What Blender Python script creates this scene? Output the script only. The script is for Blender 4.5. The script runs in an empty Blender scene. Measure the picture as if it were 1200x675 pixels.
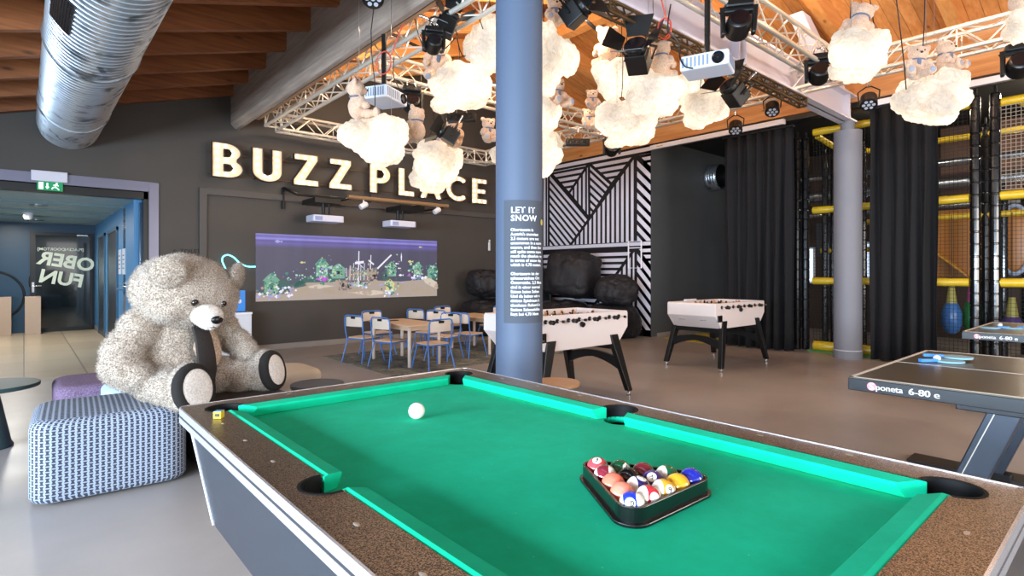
import bpy, bmesh, math, random
from mathutils import Vector, Matrix, Euler, noise
from math import pi, sin, cos, radians
R = random.Random(7)
SC = bpy.context.scene
COL = SC.collection
# ---------------------------------------------------------------- camera
EYE = 1.30; F = 655.0; HOR = 320.0
AZ = math.atan2(572, 655)
cd = bpy.data.cameras.new('camera'); cam = bpy.data.objects.new('camera', cd); COL.objects.link(cam)
cam.location = (0, 0, EYE); cam.rotation_euler = (pi/2, 0, -AZ)
cd.sensor_width = 36; cd.lens = 36*F/1200; cd.shift_y = (HOR-337.5)/1200; cd.clip_start = .02; cd.clip_end = 200
SC.camera = cam
SA, CA = sin(AZ), cos(AZ)
def at(px, py, h):
    z = (EYE-h)*F/(py-HOR); r = (px-600)/F*z
    return Vector((z*SA+r*CA, z*CA-r*SA, h))
def atz(px, py, z):
    r = (px-600)/F*z
    return Vector((z*SA+r*CA, z*CA-r*SA, EYE+(HOR-py)/F*z))
def onX(px, py, X):
    k = (px-600)/F; Y = X*(CA-SA*k)/(SA+CA*k); z = X*SA+Y*CA
    return Vector((X, Y, EYE+(HOR-py)/F*z))
def onY(px, py, Y):
    k = (px-600)/F; X = Y*(SA+CA*k)/(CA-SA*k); z = X*SA+Y*CA
    return Vector((X, Y, EYE+(HOR-py)/F*z))
# ---------------------------------------------------------------- materials
def srgb(h):
    h = h.lstrip('#'); v = [int(h[i:i+2], 16)/255 for i in (0, 2, 4)]
    return tuple((c/12.92 if c <= .04045 else ((c+.055)/1.055)**2.4) for c in v)+(1,)
def newmat(name):
    m = bpy.data.materials.new(name); m.use_nodes = True
    nt = m.node_tree; b = nt.nodes['Principled BSDF']
    return m, nt, b
def N(nt, t, **kw):
    n = nt.nodes.new(t)
    for k, v in kw.items():
        if k in n.inputs: n.inputs[k].default_value = v
        else: setattr(n, k, v)
    return n
def mat(name, col, rough=.5, metal=0, emit=None, es=0, coat=0, var=0, vs=8, bump=0, bs=60, spec=None, alpha=1, trans=0, sheen=0):
    m, nt, b = newmat(name)
    c = srgb(col) if isinstance(col, str) else col
    b.inputs['Base Color'].default_value = c; b.inputs['Roughness'].default_value = rough
    b.inputs['Metallic'].default_value = metal; b.inputs['Coat Weight'].default_value = coat
    if spec is not None: b.inputs['Specular IOR Level'].default_value = spec
    if trans: b.inputs['Transmission Weight'].default_value = trans
    if sheen: b.inputs['Sheen Weight'].default_value = sheen
    if alpha < 1: b.inputs['Alpha'].default_value = alpha
    if emit:
        b.inputs['Emission Color'].default_value = srgb(emit); b.inputs['Emission Strength'].default_value = es
    L = nt.links
    if var or bump: tc = N(nt, 'ShaderNodeTexCoord')
    if var:
        n = N(nt, 'ShaderNodeTexNoise', Scale=vs, Detail=5.0); L.new(tc.outputs['Object'], n.inputs['Vector'])
        mp = N(nt, 'ShaderNodeMapRange'); mp.inputs['From Min'].default_value = .3; mp.inputs['From Max'].default_value = .7
        mp.inputs['To Min'].default_value = 1-var; mp.inputs['To Max'].default_value = 1+var
        L.new(n.outputs['Fac'], mp.inputs['Value'])
        mx = N(nt, 'ShaderNodeVectorMath', operation='SCALE'); mx.inputs[0].default_value = c[:3]
        L.new(mp.outputs['Result'], mx.inputs['Scale']); L.new(mx.outputs[0], b.inputs['Base Color'])
    if bump:
        n2 = N(nt, 'ShaderNodeTexNoise', Scale=bs, Detail=4.0); L.new(tc.outputs['Object'], n2.inputs['Vector'])
        bp = N(nt, 'ShaderNodeBump', Strength=bump, Distance=.01); L.new(n2.outputs['Fac'], bp.inputs['Height']); L.new(bp.outputs[0], b.inputs['Normal'])
    return m
def wood(name, c1, c2, scale=(1, 14, 14), rough=.5, plank=None, knots=True, seam=.5):
    """procedural timber; grain along the axis with the small scale; plank=(axis index, width) draws board seams"""
    m, nt, b = newmat(name); L = nt.links
    g = N(nt, 'ShaderNodeNewGeometry'); mp = N(nt, 'ShaderNodeMapping'); mp.inputs['Scale'].default_value = scale
    L.new(g.outputs['Position'], mp.inputs['Vector'])
    n = N(nt, 'ShaderNodeTexNoise', Scale=1.6, Detail=6.0, Roughness=.6); L.new(mp.outputs[0], n.inputs['Vector'])
    cr = N(nt, 'ShaderNodeValToRGB'); cr.color_ramp.elements[0].position = .3; cr.color_ramp.elements[1].position = .72
    cr.color_ramp.elements[0].color = srgb(c1); cr.color_ramp.elements[1].color = srgb(c2)
    L.new(n.outputs['Fac'], cr.inputs['Fac'])
    out = cr.outputs['Color']
    if knots:
        mk = N(nt, 'ShaderNodeMapping'); mk.inputs['Scale'].default_value = [1.6 if s == min(scale) else 4.5 for s in scale]
        L.new(g.outputs['Position'], mk.inputs['Vector'])
        v = N(nt, 'ShaderNodeTexVoronoi', Scale=1.1); L.new(mk.outputs[0], v.inputs['Vector'])
        mr = N(nt, 'ShaderNodeMapRange'); mr.inputs['From Min'].default_value = .04; mr.inputs['From Max'].default_value = .13
        mr.inputs['To Min'].default_value = .3; mr.inputs['To Max'].default_value = 1
        L.new(v.outputs['Distance'], mr.inputs['Value'])
        s = N(nt, 'ShaderNodeVectorMath', operation='SCALE'); L.new(out, s.inputs[0]); L.new(mr.outputs[0], s.inputs['Scale']); out = s.outputs[0]
    if plank:
        ax, w = plank
        sp = N(nt, 'ShaderNodeSeparateXYZ'); L.new(g.outputs['Position'], sp.inputs[0])
        d = N(nt, 'ShaderNodeMath', operation='DIVIDE'); d.inputs[1].default_value = w; L.new(sp.outputs[ax], d.inputs[0])
        fr = N(nt, 'ShaderNodeMath', operation='FRACT'); L.new(d.outputs[0], fr.inputs[0])
        lt = N(nt, 'ShaderNodeMath', operation='GREATER_THAN'); lt.inputs[1].default_value = .05; L.new(fr.outputs[0], lt.inputs[0])
        mr2 = N(nt, 'ShaderNodeMapRange'); mr2.inputs['To Min'].default_value = seam; L.new(lt.outputs[0], mr2.inputs['Value'])
        fl = N(nt, 'ShaderNodeMath', operation='FLOOR'); L.new(d.outputs[0], fl.inputs[0])
        wn = N(nt, 'ShaderNodeTexWhiteNoise'); wn.noise_dimensions = '1D'; L.new(fl.outputs[0], wn.inputs['W'])
        mr3 = N(nt, 'ShaderNodeMapRange'); mr3.inputs['To Min'].default_value = .8; mr3.inputs['To Max'].default_value = 1.15; L.new(wn.outputs['Value'], mr3.inputs['Value'])
        mu = N(nt, 'ShaderNodeMath', operation='MULTIPLY'); L.new(mr2.outputs[0], mu.inputs[0]); L.new(mr3.outputs[0], mu.inputs[1])
        s = N(nt, 'ShaderNodeVectorMath', operation='SCALE'); L.new(out, s.inputs[0]); L.new(mu.outputs[0], s.inputs['Scale']); out = s.outputs[0]
    L.new(out, b.inputs['Base Color']); b.inputs['Roughness'].default_value = rough
    return m
# ---------------------------------------------------------------- mesh building
class MB:
    def __init__(s): s.v = []; s.f = []; s.m = []
    def add(s, vs, fs, mi=0, M=None):
        o = len(s.v)
        s.v += [tuple(M @ Vector(v)) if M else tuple(v) for v in vs]
        s.f += [tuple(o+i for i in f) for f in fs]; s.m += [mi]*len(fs); return s
    def box(s, a, b, mi=0, M=None):
        x0, y0, z0 = a; x1, y1, z1 = b
        return s.add([(x0,y0,z0),(x1,y0,z0),(x1,y1,z0),(x0,y1,z0),(x0,y0,z1),(x1,y0,z1),(x1,y1,z1),(x0,y1,z1)],
              [(0,3,2,1),(4,5,6,7),(0,1,5,4),(1,2,6,5),(2,3,7,6),(3,0,4,7)], mi, M)
    def cbox(s, c, d, mi=0, M=None):
        return s.box([c[i]-d[i]/2 for i in range(3)], [c[i]+d[i]/2 for i in range(3)], mi, M)
    def tube(s, pts, r, n=8, mi=0, cap=True, M=None, closed=False):
        pts = [Vector(p) for p in pts]; rs = r if isinstance(r, (list, tuple)) else [r]*len(pts)
        vs = []; fs = []; up = None; k = len(pts)
        for i, p in enumerate(pts):
            if closed: t = pts[(i+1) % k]-pts[i-1]
            elif i == 0: t = pts[1]-p
            elif i == k-1: t = p-pts[i-1]
            else: t = (pts[i+1]-p).normalized()+(p-pts[i-1]).normalized()
            if t.length < 1e-9: t = Vector((0, 0, 1))
            t.normalize()
            if up is None: up = Vector((0, 0, 1)) if abs(t.z) < .9 else Vector((1, 0, 0))
            a = t.cross(up)
            if a.length < 1e-6: a = t.orthogonal()
            a.normalize(); b = a.cross(t); up = b
            for j in range(n):
                w = 2*pi*j/n+pi/n
                vs.append(p+(a*cos(w)+b*sin(w))*rs[i])
        for i in range(k if closed else k-1):
            for j in range(n):
                a0 = i*n+j; a1 = i*n+(j+1) % n; b0 = ((i+1) % k)*n+j; b1 = ((i+1) % k)*n+(j+1) % n
                fs.append((a0, b0, b1, a1))
        if cap and not closed:
            fs.append(tuple(range(n))); fs.append(tuple((k-1)*n+j for j in reversed(range(n))))
        return s.add(vs, fs, mi, M)
    def lathe(s, prof, n=24, mi=0, M=None, cap=True):
        vs = []; fs = []
        for r, z in prof:
            for j in range(n): w = 2*pi*j/n; vs.append((r*cos(w), r*sin(w), z))
        for i in range(len(prof)-1):
            for j in range(n):
                fs.append((i*n+j, i*n+(j+1) % n, (i+1)*n+(j+1) % n, (i+1)*n+j))
        if cap:
            fs.append(tuple(reversed(range(n)))); fs.append(tuple((len(prof)-1)*n+j for j in range(n)))
        return s.add(vs, fs, mi, M)
    def ball(s, c, r, n=16, m=10, mi=0, M=None):
        r = r if isinstance(r, (tuple, list)) else (r, r, r)
        vs = [(c[0], c[1], c[2]-r[2])]; fs = []
        for i in range(1, m):
            p = -pi/2+pi*i/m
            for j in range(n):
                w = 2*pi*j/n; vs.append((c[0]+r[0]*cos(p)*cos(w), c[1]+r[1]*cos(p)*sin(w), c[2]+r[2]*sin(p)))
        vs.append((c[0], c[1], c[2]+r[2])); e = len(vs)-1
        for j in range(n): fs.append((0, 1+(j+1) % n, 1+j)); fs.append((e, 1+(m-2)*n+j, 1+(m-2)*n+(j+1) % n))
        for i in range(m-2):
            for j in range(n): fs.append((1+i*n+j, 1+i*n+(j+1) % n, 1+(i+1)*n+(j+1) % n, 1+(i+1)*n+j))
        return s.add(vs, fs, mi, M)
    def prism(s, poly, z0, z1, mi=0, M=None):
        n = len(poly); vs = [(x, y, z0) for x, y in poly]+[(x, y, z1) for x, y in poly]
        fs = [tuple(reversed(range(n))), tuple(range(n, 2*n))]+[(i, (i+1) % n, n+(i+1) % n, n+i) for i in range(n)]
        return s.add(vs, fs, mi, M)
    def disc(s, c, r, nrm=(0, 0, 1), n=20, mi=0, t=.001, M=None):
        q = Vector(nrm).normalized(); c = Vector(c)
        return s.tube([c, c+q*t], r, n, mi, True, M)
    def build(s, name, mats, parent=None, loc=None, rot=None, smooth=None, bevel=0, bseg=2, subsurf=0):
        me = bpy.data.meshes.new(name); me.from_pydata([tuple(v) for v in s.v], [], s.f)
        ms = mats if isinstance(mats, (list, tuple)) else [mats]
        for m in ms: me.materials.append(m)
        if len(ms) > 1: me.polygons.foreach_set('material_index', s.m)
        bm = bmesh.new(); bm.from_mesh(me)
        bmesh.ops.remove_doubles(bm, verts=bm.verts, dist=1e-6)
        bmesh.ops.recalc_face_normals(bm, faces=bm.faces); bm.to_mesh(me); bm.free()
        o = bpy.data.objects.new(name, me); COL.objects.link(o)
        if bevel:
            md = o.modifiers.new('bevel', 'BEVEL'); md.width = bevel; md.segments = bseg; md.limit_method = 'ANGLE'; md.angle_limit = radians(35)
        if subsurf:
            md = o.modifiers.new('sub', 'SUBSURF'); md.levels = subsurf; md.render_levels = subsurf
        if smooth:
            sharp(o, smooth)
        if parent: o.parent = parent
        if loc is not None: o.location = loc
        if rot is not None: o.rotation_euler = rot
        return o
def sharp(o, ang=40):
    me = o.data
    me.polygons.foreach_set('use_smooth', [True]*len(me.polygons))
    bm = bmesh.new(); bm.from_mesh(me)
    for e in bm.edges:
        if len(e.link_faces) == 2 and e.calc_face_angle(0) > radians(ang): e.smooth = False
    bm.to_mesh(me); bm.free()
def tag(o, label=None, cat=None, group=None, kind=None):
    if label: o['label'] = label
    if cat: o['category'] = cat
    if group: o['group'] = group
    if kind: o['kind'] = kind
    return o
def thing(name, label, cat, loc=(0, 0, 0), rz=0, group=None, rot=None):
    o = bpy.data.objects.new(name, None); COL.objects.link(o)
    o.location = loc; o.rotation_euler = rot if rot else (0, 0, rz); o.empty_display_size = .1
    return tag(o, label, cat, group)
def struct(o): o['kind'] = 'structure'; return o
def kids(o): return [c for c in COL.objects if c.parent == o]
def dup(o, loc, rz=None, label=None, group=None, parent=None, rot=None, scale=None):
    ch = kids(o)
    c = o.copy(); COL.objects.link(c)
    if parent is not None: c.parent = parent
    if loc is not None: c.location = loc
    if rz is not None: c.rotation_euler = (0, 0, rz)
    if rot is not None: c.rotation_euler = rot
    if scale is not None: c.scale = (scale,)*3
    if label: c['label'] = label
    if group: c['group'] = group
    for k in ch: dup(k, None, parent=c)
    return c
def plate(outer, holes, z0, z1, mi=0):
    """flat slab with holes -> (verts, faces) through a filled 2D curve"""
    cu = bpy.data.curves.new('tmp', 'CURVE'); cu.dimensions = '2D'; cu.fill_mode = 'BOTH'; cu.extrude = (z1-z0)/2
    for lp in [outer]+list(holes):
        sp = cu.splines.new('POLY'); sp.points.add(len(lp)-1); sp.use_cyclic_u = True
        for p, (x, y) in zip(sp.points, lp): p.co = (x, y, 0, 1)
    return _curve_mesh(cu, Matrix.Translation((0, 0, (z0+z1)/2)))
def _curve_mesh(cu, M):
    o = bpy.data.objects.new('tmp', cu); COL.objects.link(o); bpy.context.view_layer.update()
    dg = bpy.context.evaluated_depsgraph_get(); me = bpy.data.meshes.new_from_object(o.evaluated_get(dg))
    vs = [M @ v.co for v in me.vertices]; fs = [tuple(p.vertices) for p in me.polygons]
    bpy.data.objects.remove(o); bpy.data.curves.remove(cu); bpy.data.meshes.remove(me)
    return vs, fs
def text(body, size, depth=.001, bold=0, align='LEFT', res=2, sx=1, line=1.0, chars=1.0):
    cu = bpy.data.curves.new('tmp', 'FONT'); cu.body = body; cu.size = size; cu.extrude = depth/2; cu.offset = bold
    cu.align_x = align; cu.resolution_u = res; cu.space_line = line; cu.space_character = chars
    return _curve_mesh(cu, Matrix.Diagonal((sx, 1, 1, 1)))
def basis(o, x, y):
    x = Vector(x).normalized(); y = Vector(y).normalized(); z = x.cross(y)
    M = Matrix.Identity(4)
    for i in range(3): M[i][0] = x[i]; M[i][1] = y[i]; M[i][2] = z[i]; M[i][3] = o[i]
    return M
def blob(name, balls, mats, parent=None, voxel=.02, smooth=6, disp=0, dscale=6, spikes=0, slen=.02, loc=None, rot=None, seed=1):
    """one continuous skin over overlapping ellipsoids; balls = (centre, radii, euler)"""
    mb = MB()
    for c, r, *e in balls:
        M = Matrix.Translation(c) @ (Euler(e[0]).to_matrix().to_4x4() if e else Matrix.Identity(4))
        mb.ball((0, 0, 0), r, 24, 16, 0, M)
    o = mb.build('tmp', mats[0] if isinstance(mats, (list, tuple)) else mats)
    md = o.modifiers.new('r', 'REMESH'); md.mode = 'VOXEL'; md.voxel_size = voxel
    ms = o.modifiers.new('s', 'SMOOTH'); ms.iterations = smooth; ms.factor = .5
    bpy.context.view_layer.update(); dg = bpy.context.evaluated_depsgraph_get()
    me = bpy.data.meshes.new_from_object(o.evaluated_get(dg)); bpy.data.objects.remove(o)
    me.name = name
    if disp:
        nr = [v.normal.copy() for v in me.vertices]
        for v, q in zip(me.vertices, nr):
            v.co += q*disp*(noise.fractal(v.co*dscale+Vector((seed*3.1, 0, 0)), .8, 2.1, 4))
    if spikes:
        rr = random.Random(seed); ps = me.polygons; areas = [p.area for p in ps]
        pick = rr.choices(range(len(ps)), weights=areas, k=spikes)
        V = [tuple(v.co) for v in me.vertices]; Fc = [tuple(p.vertices) for p in ps]
        for i in pick:
            p = ps[i]; a, b, c = [me.vertices[k].co for k in list(p.vertices)[:3]]
            u, w = rr.random(), rr.random(); base = a.lerp(b, u).lerp(c, w*.5)
            d = p.normal+Vector((rr.uniform(-.8, .8), rr.uniform(-.8, .8), rr.uniform(-1.1, .3)))
            d.normalize(); s_ = d.orthogonal().normalized()*.0016
            s_.rotate(Matrix.Rotation(rr.uniform(0, 6.28), 3, d))
            k = len(V); ln = slen*rr.uniform(.5, 1.1)
            V += [tuple(base-s_-p.normal*.002), tuple(base+s_-p.normal*.002), tuple(base+d*ln)]; Fc.append((k, k+1, k+2))
        m2 = bpy.data.meshes.new(name); m2.from_pydata(V, [], Fc)
        for m in me.materials: m2.materials.append(m)
        me = m2
    me.polygons.foreach_set('use_smooth', [True]*len(me.polygons))
    ob = bpy.data.objects.new(name, me); COL.objects.link(ob)
    if parent: ob.parent = parent
    if loc is not None: ob.location = loc
    if rot is not None: ob.rotation_euler = rot
    return ob
def circle(cx, cy, r, n=24, a0=0, a1=2*pi): return [(cx+r*cos(a0+(a1-a0)*i/n), cy+r*sin(a0+(a1-a0)*i/n)) for i in range(n)]
KEY_L = (600, 620, 170); KEY_B = (15, 45, 330); EXPO = 0.17
LZ = 2.815
# ---------------------------------------------------------------- shared materials
M_wall = mat('dark_wall_paint', '#46403b', .6, var=.05, vs=2)
M_black = mat('black_plastic', '#0d0d0e', .35)
M_blackm = mat('black_metal', '#101114', .4, .3)
M_white = mat('white_plastic', '#dcdce0', .4)
M_truss = mat('truss_aluminium', '#e2dacd', .35, .55)
M_galv = mat('galvanised_steel', '#b9c3cf', .28, .95, bump=.15, bs=9)
M_trackw = mat('white_track', '#e6e3ea', .4)
M_steel = mat('painted_steel_beam', '#d2cfdb', .45)
M_col = mat('column_paint', '#4f5c72', .6)
M_chrome = mat('chrome', '#d8dade', .15, 1)
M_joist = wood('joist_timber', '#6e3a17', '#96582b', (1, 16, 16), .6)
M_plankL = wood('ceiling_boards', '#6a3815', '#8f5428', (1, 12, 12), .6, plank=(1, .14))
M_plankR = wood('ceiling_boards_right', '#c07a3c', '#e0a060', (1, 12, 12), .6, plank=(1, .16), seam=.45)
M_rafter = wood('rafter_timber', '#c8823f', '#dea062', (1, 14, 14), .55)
M_glulam = wood('aged_glulam', '#8a7a70', '#b7a698', (10, .8, 14), .6, knots=False)
M_fascia = wood('fascia_timber', '#b5773f', '#d9a36c', (10, .7, 10), .55)
M_cable = mat('black_cable', '#080808', .5)
M_redc = mat('red_cable', '#c8452f', .5)
M_yellow = mat('yellow_pad', '#d8b22a', .35)
M_wire = mat('steel_wire', '#b0b0b0', .3, .8)
def floor_mat():
    m, nt, b = newmat('polished_resin_floor'); L = nt.links
    tc = N(nt, 'ShaderNodeNewGeometry')
    n = N(nt, 'ShaderNodeTexNoise', Scale=.9, Detail=6.0, Roughness=.6); L.new(tc.outputs['Position'], n.inputs['Vector'])
    cr = N(nt, 'ShaderNodeValToRGB'); cr.color_ramp.elements[0].position = .3; cr.color_ramp.elements[1].position = .7
    cr.color_ramp.elements[0].color = srgb('#958e8a'); cr.color_ramp.elements[1].color = srgb('#a69e99')
    L.new(n.outputs['Fac'], cr.inputs['Fac']); L.new(cr.outputs[0], b.inputs['Base Color'])
    n2 = N(nt, 'ShaderNodeTexNoise', Scale=3.0, Detail=4.0); L.new(tc.outputs['Position'], n2.inputs['Vector'])
    mr = N(nt, 'ShaderNodeMapRange'); mr.inputs['To Min'].default_value = .28; mr.inputs['To Max'].default_value = .42
    L.new(n2.outputs['Fac'], mr.inputs['Value']); L.new(mr.outputs[0], b.inputs['Roughness'])
    return m
def tile_mat():
    m, nt, b = newmat('cream_floor_tile'); L = nt.links
    g = N(nt, 'ShaderNodeNewGeometry'); br = N(nt, 'ShaderNodeTexBrick', Scale=1.0)
    br.offset = 0; br.inputs['Brick Width'].default_value = .62; br.inputs['Row Height'].default_value = 1.2; br.inputs['Mortar Size'].default_value = .006
    br.inputs['Color1'].default_value = srgb('#b5a48c'); br.inputs['Color2'].default_value = srgb('#c7b59b'); br.inputs['Mortar'].default_value = srgb('#6d6457')
    L.new(g.outputs['Position'], br.inputs['Vector']); L.new(br.outputs['Color'], b.inputs['Base Color']); b.inputs['Roughness'].default_value = .28
    return m
def speckle_mat():
    m, nt, b = newmat('speckled_rail_laminate'); L = nt.links
    tc = N(nt, 'ShaderNodeTexCoord'); n = N(nt, 'ShaderNodeTexNoise', Scale=420.0, Detail=2.0); L.new(tc.outputs['Object'], n.inputs['Vector'])
    cr = N(nt, 'ShaderNodeValToRGB'); cr.color_ramp.elements[0].position = .4; cr.color_ramp.elements[1].position = .62
    cr.color_ramp.elements[0].color = srgb('#33291f'); cr.color_ramp.elements[1].color = srgb('#b39a84')
    L.new(n.outputs['Fac'], cr.inputs['Fac']); L.new(cr.outputs[0], b.inputs['Base Color']); b.inputs['Roughness'].default_value = .30
    b.inputs['Metallic'].default_value = .93
    bp = N(nt, 'ShaderNodeBump', Strength=.35, Distance=.002); L.new(n.outputs['Fac'], bp.inputs['Height']); L.new(bp.outputs[0], b.inputs['Normal'])
    return m
def cloth_mat():
    m, nt, b = newmat('green_baize'); L = nt.links
    tc = N(nt, 'ShaderNodeTexCoord'); n = N(nt, 'ShaderNodeTexNoise', Scale=7.0, Detail=8.0, Roughness=.7); L.new(tc.outputs['Object'], n.inputs['Vector'])
    cr = N(nt, 'ShaderNodeValToRGB'); cr.color_ramp.elements[0].position = .3; cr.color_ramp.elements[1].position = .7
    cr.color_ramp.elements[0].color = srgb('#00a87c'); cr.color_ramp.elements[1].color = srgb('#03ba8c')
    L.new(n.outputs['Fac'], cr.inputs['Fac'])
    v = N(nt, 'ShaderNodeTexVoronoi', Scale=26.0); L.new(tc.outputs['Object'], v.inputs['Vector'])
    lt = N(nt, 'ShaderNodeMath', operation='LESS_THAN'); lt.inputs[1].default_value = .035; L.new(v.outputs['Distance'], lt.inputs[0])
    mx = N(nt, 'ShaderNodeMix', data_type='RGBA'); L.new(lt.outputs[0], mx.inputs['Factor']); L.new(cr.outputs[0], mx.inputs[6]); mx.inputs[7].default_value = srgb('#7fc8ae')
    L.new(mx.outputs[2], b.inputs['Base Color']); b.inputs['Roughness'].default_value = .9; b.inputs['Specular IOR Level'].default_value = .15; b.inputs['Sheen Weight'].default_value = .04
    b.inputs['Sheen Tint'].default_value = srgb('#8ff0d8')
    return m
def fur_mat(name, c1, c2, sc=110):
    m, nt, b = newmat(name); L = nt.links
    tc = N(nt, 'ShaderNodeTexCoord'); n = N(nt, 'ShaderNodeTexNoise', Scale=sc, Detail=3.0, Roughness=.7); L.new(tc.outputs['Object'], n.inputs['Vector'])
    cr = N(nt, 'ShaderNodeValToRGB'); cr.color_ramp.elements[0].position = .4; cr.color_ramp.elements[1].position = .58
    cr.color_ramp.elements[0].color = srgb(c1); cr.color_ramp.elements[1].color = srgb(c2)
    L.new(n.outputs['Fac'], cr.inputs['Fac']); L.new(cr.outputs[0], b.inputs['Base Color']); b.inputs['Roughness'].default_value = .95
    b.inputs['Sheen Weight'].default_value = .4
    bp = N(nt, 'ShaderNodeBump', Strength=.5, Distance=.01); L.new(n.outputs['Fac'], bp.inputs['Height']); L.new(bp.outputs[0], b.inputs['Normal'])
    return m
def cloud_mat():
    m, nt, b = newmat('glowing_fleece'); L = nt.links
    tc = N(nt, 'ShaderNodeTexCoord'); n = N(nt, 'ShaderNodeTexNoise', Scale=13.0, Detail=7.0, Roughness=.7, Distortion=1.6); L.new(tc.outputs['Object'], n.inputs['Vector'])
    n2 = N(nt, 'ShaderNodeTexNoise', Scale=1.7, Detail=1.0); L.new(tc.outputs['Object'], n2.inputs['Vector'])
    cr = N(nt, 'ShaderNodeValToRGB'); cr.color_ramp.elements[0].position = .32; cr.color_ramp.elements[1].position = .62
    cr.color_ramp.elements[0].color = (.66, .46, .29, 1); cr.color_ramp.elements[1].color = (1, .84, .64, 1)
    L.new(n.outputs['Fac'], cr.inputs['Fac'])
    mr = N(nt, 'ShaderNodeMapRange'); mr.inputs['From Min'].default_value = .35; mr.inputs['From Max'].default_value = .68; mr.inputs['To Min'].default_value = .58; mr.inputs['To Max'].default_value = 1.5
    L.new(n2.outputs['Fac'], mr.inputs['Value'])
    L.new(cr.outputs[0], b.inputs['Emission Color']); L.new(mr.outputs[0], b.inputs['Emission Strength'])  # emission noise paints in crease shade and bulb hot spots
    b.inputs['Base Color'].default_value = (.22, .20, .19, 1); b.inputs['Roughness'].default_value = 1
    bp = N(nt, 'ShaderNodeBump', Strength=.8, Distance=.03); L.new(n.outputs['Fac'], bp.inputs['Height']); L.new(bp.outputs[0], b.inputs['Normal'])
    return m
def fabric_pattern(name, c1, c2, sc=34):
    """woven weave: dark hourglass shapes set in staggered columns, pale lines between"""
    m, nt, b = newmat(name); L = nt.links
    tc = N(nt, 'ShaderNodeTexCoord'); sp = N(nt, 'ShaderNodeSeparateXYZ'); L.new(tc.outputs['UV'], sp.inputs[0])
    def M(op, a, b_=None, c=None):
        n = N(nt, 'ShaderNodeMath', operation=op)
        for k, v in enumerate((a, b_, c)):
            if v is None: continue
            if isinstance(v, (int, float)): n.inputs[k].default_value = v
            else: L.new(v, n.inputs[k])
        return n.outputs[0]
    u = M('MULTIPLY', sp.outputs[0], sc); cu = M('FLOOR', u); par = M('MULTIPLY', M('FRACT', M('MULTIPLY', cu, .5)), 1.0)
    v = M('ADD', M('MULTIPLY', sp.outputs[1], sc*.92), par)
    fu = M('SUBTRACT', M('FRACT', u), .5); fv = M('SUBTRACT', M('FRACT', v), .5)
    au = M('ABSOLUTE', fu); av = M('ABSOLUTE', fv)
    # hourglass: half width grows with distance from the middle
    w = M('ADD', M('MULTIPLY', av, .50), .20)
    d1 = M('LESS_THAN', au, w); d2 = M('LESS_THAN', av, .40); d = M('MULTIPLY', d1, d2)
    n = N(nt, 'ShaderNodeTexNoise', Scale=300.0); L.new(tc.outputs['UV'], n.inputs['Vector'])
    mx = N(nt, 'ShaderNodeMix', data_type='RGBA'); L.new(d, mx.inputs['Factor']); mx.inputs[6].default_value = srgb(c2); mx.inputs[7].default_value = srgb(c1)
    L.new(mx.outputs[2], b.inputs['Base Color']); b.inputs['Roughness'].default_value = .9
    bp = N(nt, 'ShaderNodeBump', Strength=.3, Distance=.002); L.new(n.outputs['Fac'], bp.inputs['Height']); L.new(bp.outputs[0], b.inputs['Normal'])
    return m
M_floor = floor_mat(); M_tile = tile_mat(); M_rail = speckle_mat(); M_cloth = cloth_mat(); M_cloud = cloud_mat()
M_fur = fur_mat('grey_brown_plush', '#7d6b5c', '#c4b5a4', 120)
M_peach = fur_mat('cream_plush', '#b8947a', '#d9b79b', 120)
# ================================================================ THE SETTING
XW, YW = 9.60, 9.85            # mural wall plane, letter wall plane
XL, YB = -3.6, -4.2            # window walls to the left of and behind the camera
def roofL(x): return 4.37+.286*(x-2.6)
def roofR(x): return 4.66+.25*(XW-x)
RX = 6.40
# floor
mb = MB().box((XL, YB, -.1), (14.2, 9.0, 0)).box((1.45, 9.0, -.1), (14.2, YW+.2, 0)).box((XL, 9.0, -.1), (-1.6, YW+.2, 0))
tag(struct(mb.build('floor', M_floor)), 'polished grey-brown resin floor', None)
struct(MB().box((-1.6, 9.0, -.1), (1.45, 16.2, .002)).build('floor_tiles', M_tile))
# letter wall with the door opening
DX0, DX1, DH = -1.5, 1.40, 2.50
mb = MB().box((XL, YW, 0), (DX0, YW+.2, 5.6)).box((DX1, YW, 0), (XW+.2, YW+.2, 5.6)).box((DX0, YW, DH), (DX1, YW+.2, 5.6))
struct(mb.build('wall_back', M_wall))
# raised flat bands on the letter wall
M_band = mat('dark_wall_band', '#504a46', .55)
s = MB().box((2.07, YW-.05, 0.1), (2.17, YW, 2.64)).box((2.17, YW-.05, 2.54), (8.9, YW, 2.64)); struct(s.build('trim_1', M_band, bevel=.005))
s = MB().box((4.98, YW-.06, 2.64), (5.10, YW, 3.75)); struct(s.build('trim_2', M_band, bevel=.005))
M_base = mat('pale_baseboard', '#8f857c', .5)
struct(MB().box((1.6, YW-.02, 0), (XW, YW, .09)).build('baseboard_back', M_base))
# mural wall, wall behind the opening, far play-area walls
struct(MB().box((XW, 6.70, 0), (XW+.2, YW+.2, 5.6)).build('wall_right', mat('mural_black_paint', '#141217', .5)))
M_grey = mat('dark_grey_wall', '#4a4c4e', .55, var=.05, vs=2)
struct(MB().box((XW, 6.69, 0), (14.2, 6.89, 4.25)).build('wall_recess', M_grey))
struct(MB().box((XW+.2, 6.67, 0), (14, 6.69, .07)).build('baseboard_recess', M_base))
M_dark = mat('dark_brown_wall', '#3a2a20', .6, var=.1, vs=1.5)
struct(MB().box((14.0, YB, 0), (14.2, 6.69, 5)).build('wall_play_area', M_dark))
struct(MB().box((XW+.22, YB, 4.05), (14.2, 6.69, 4.2)).build('ceiling_play_area', mat('dark_ceiling', '#15110e', .7)))
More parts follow.
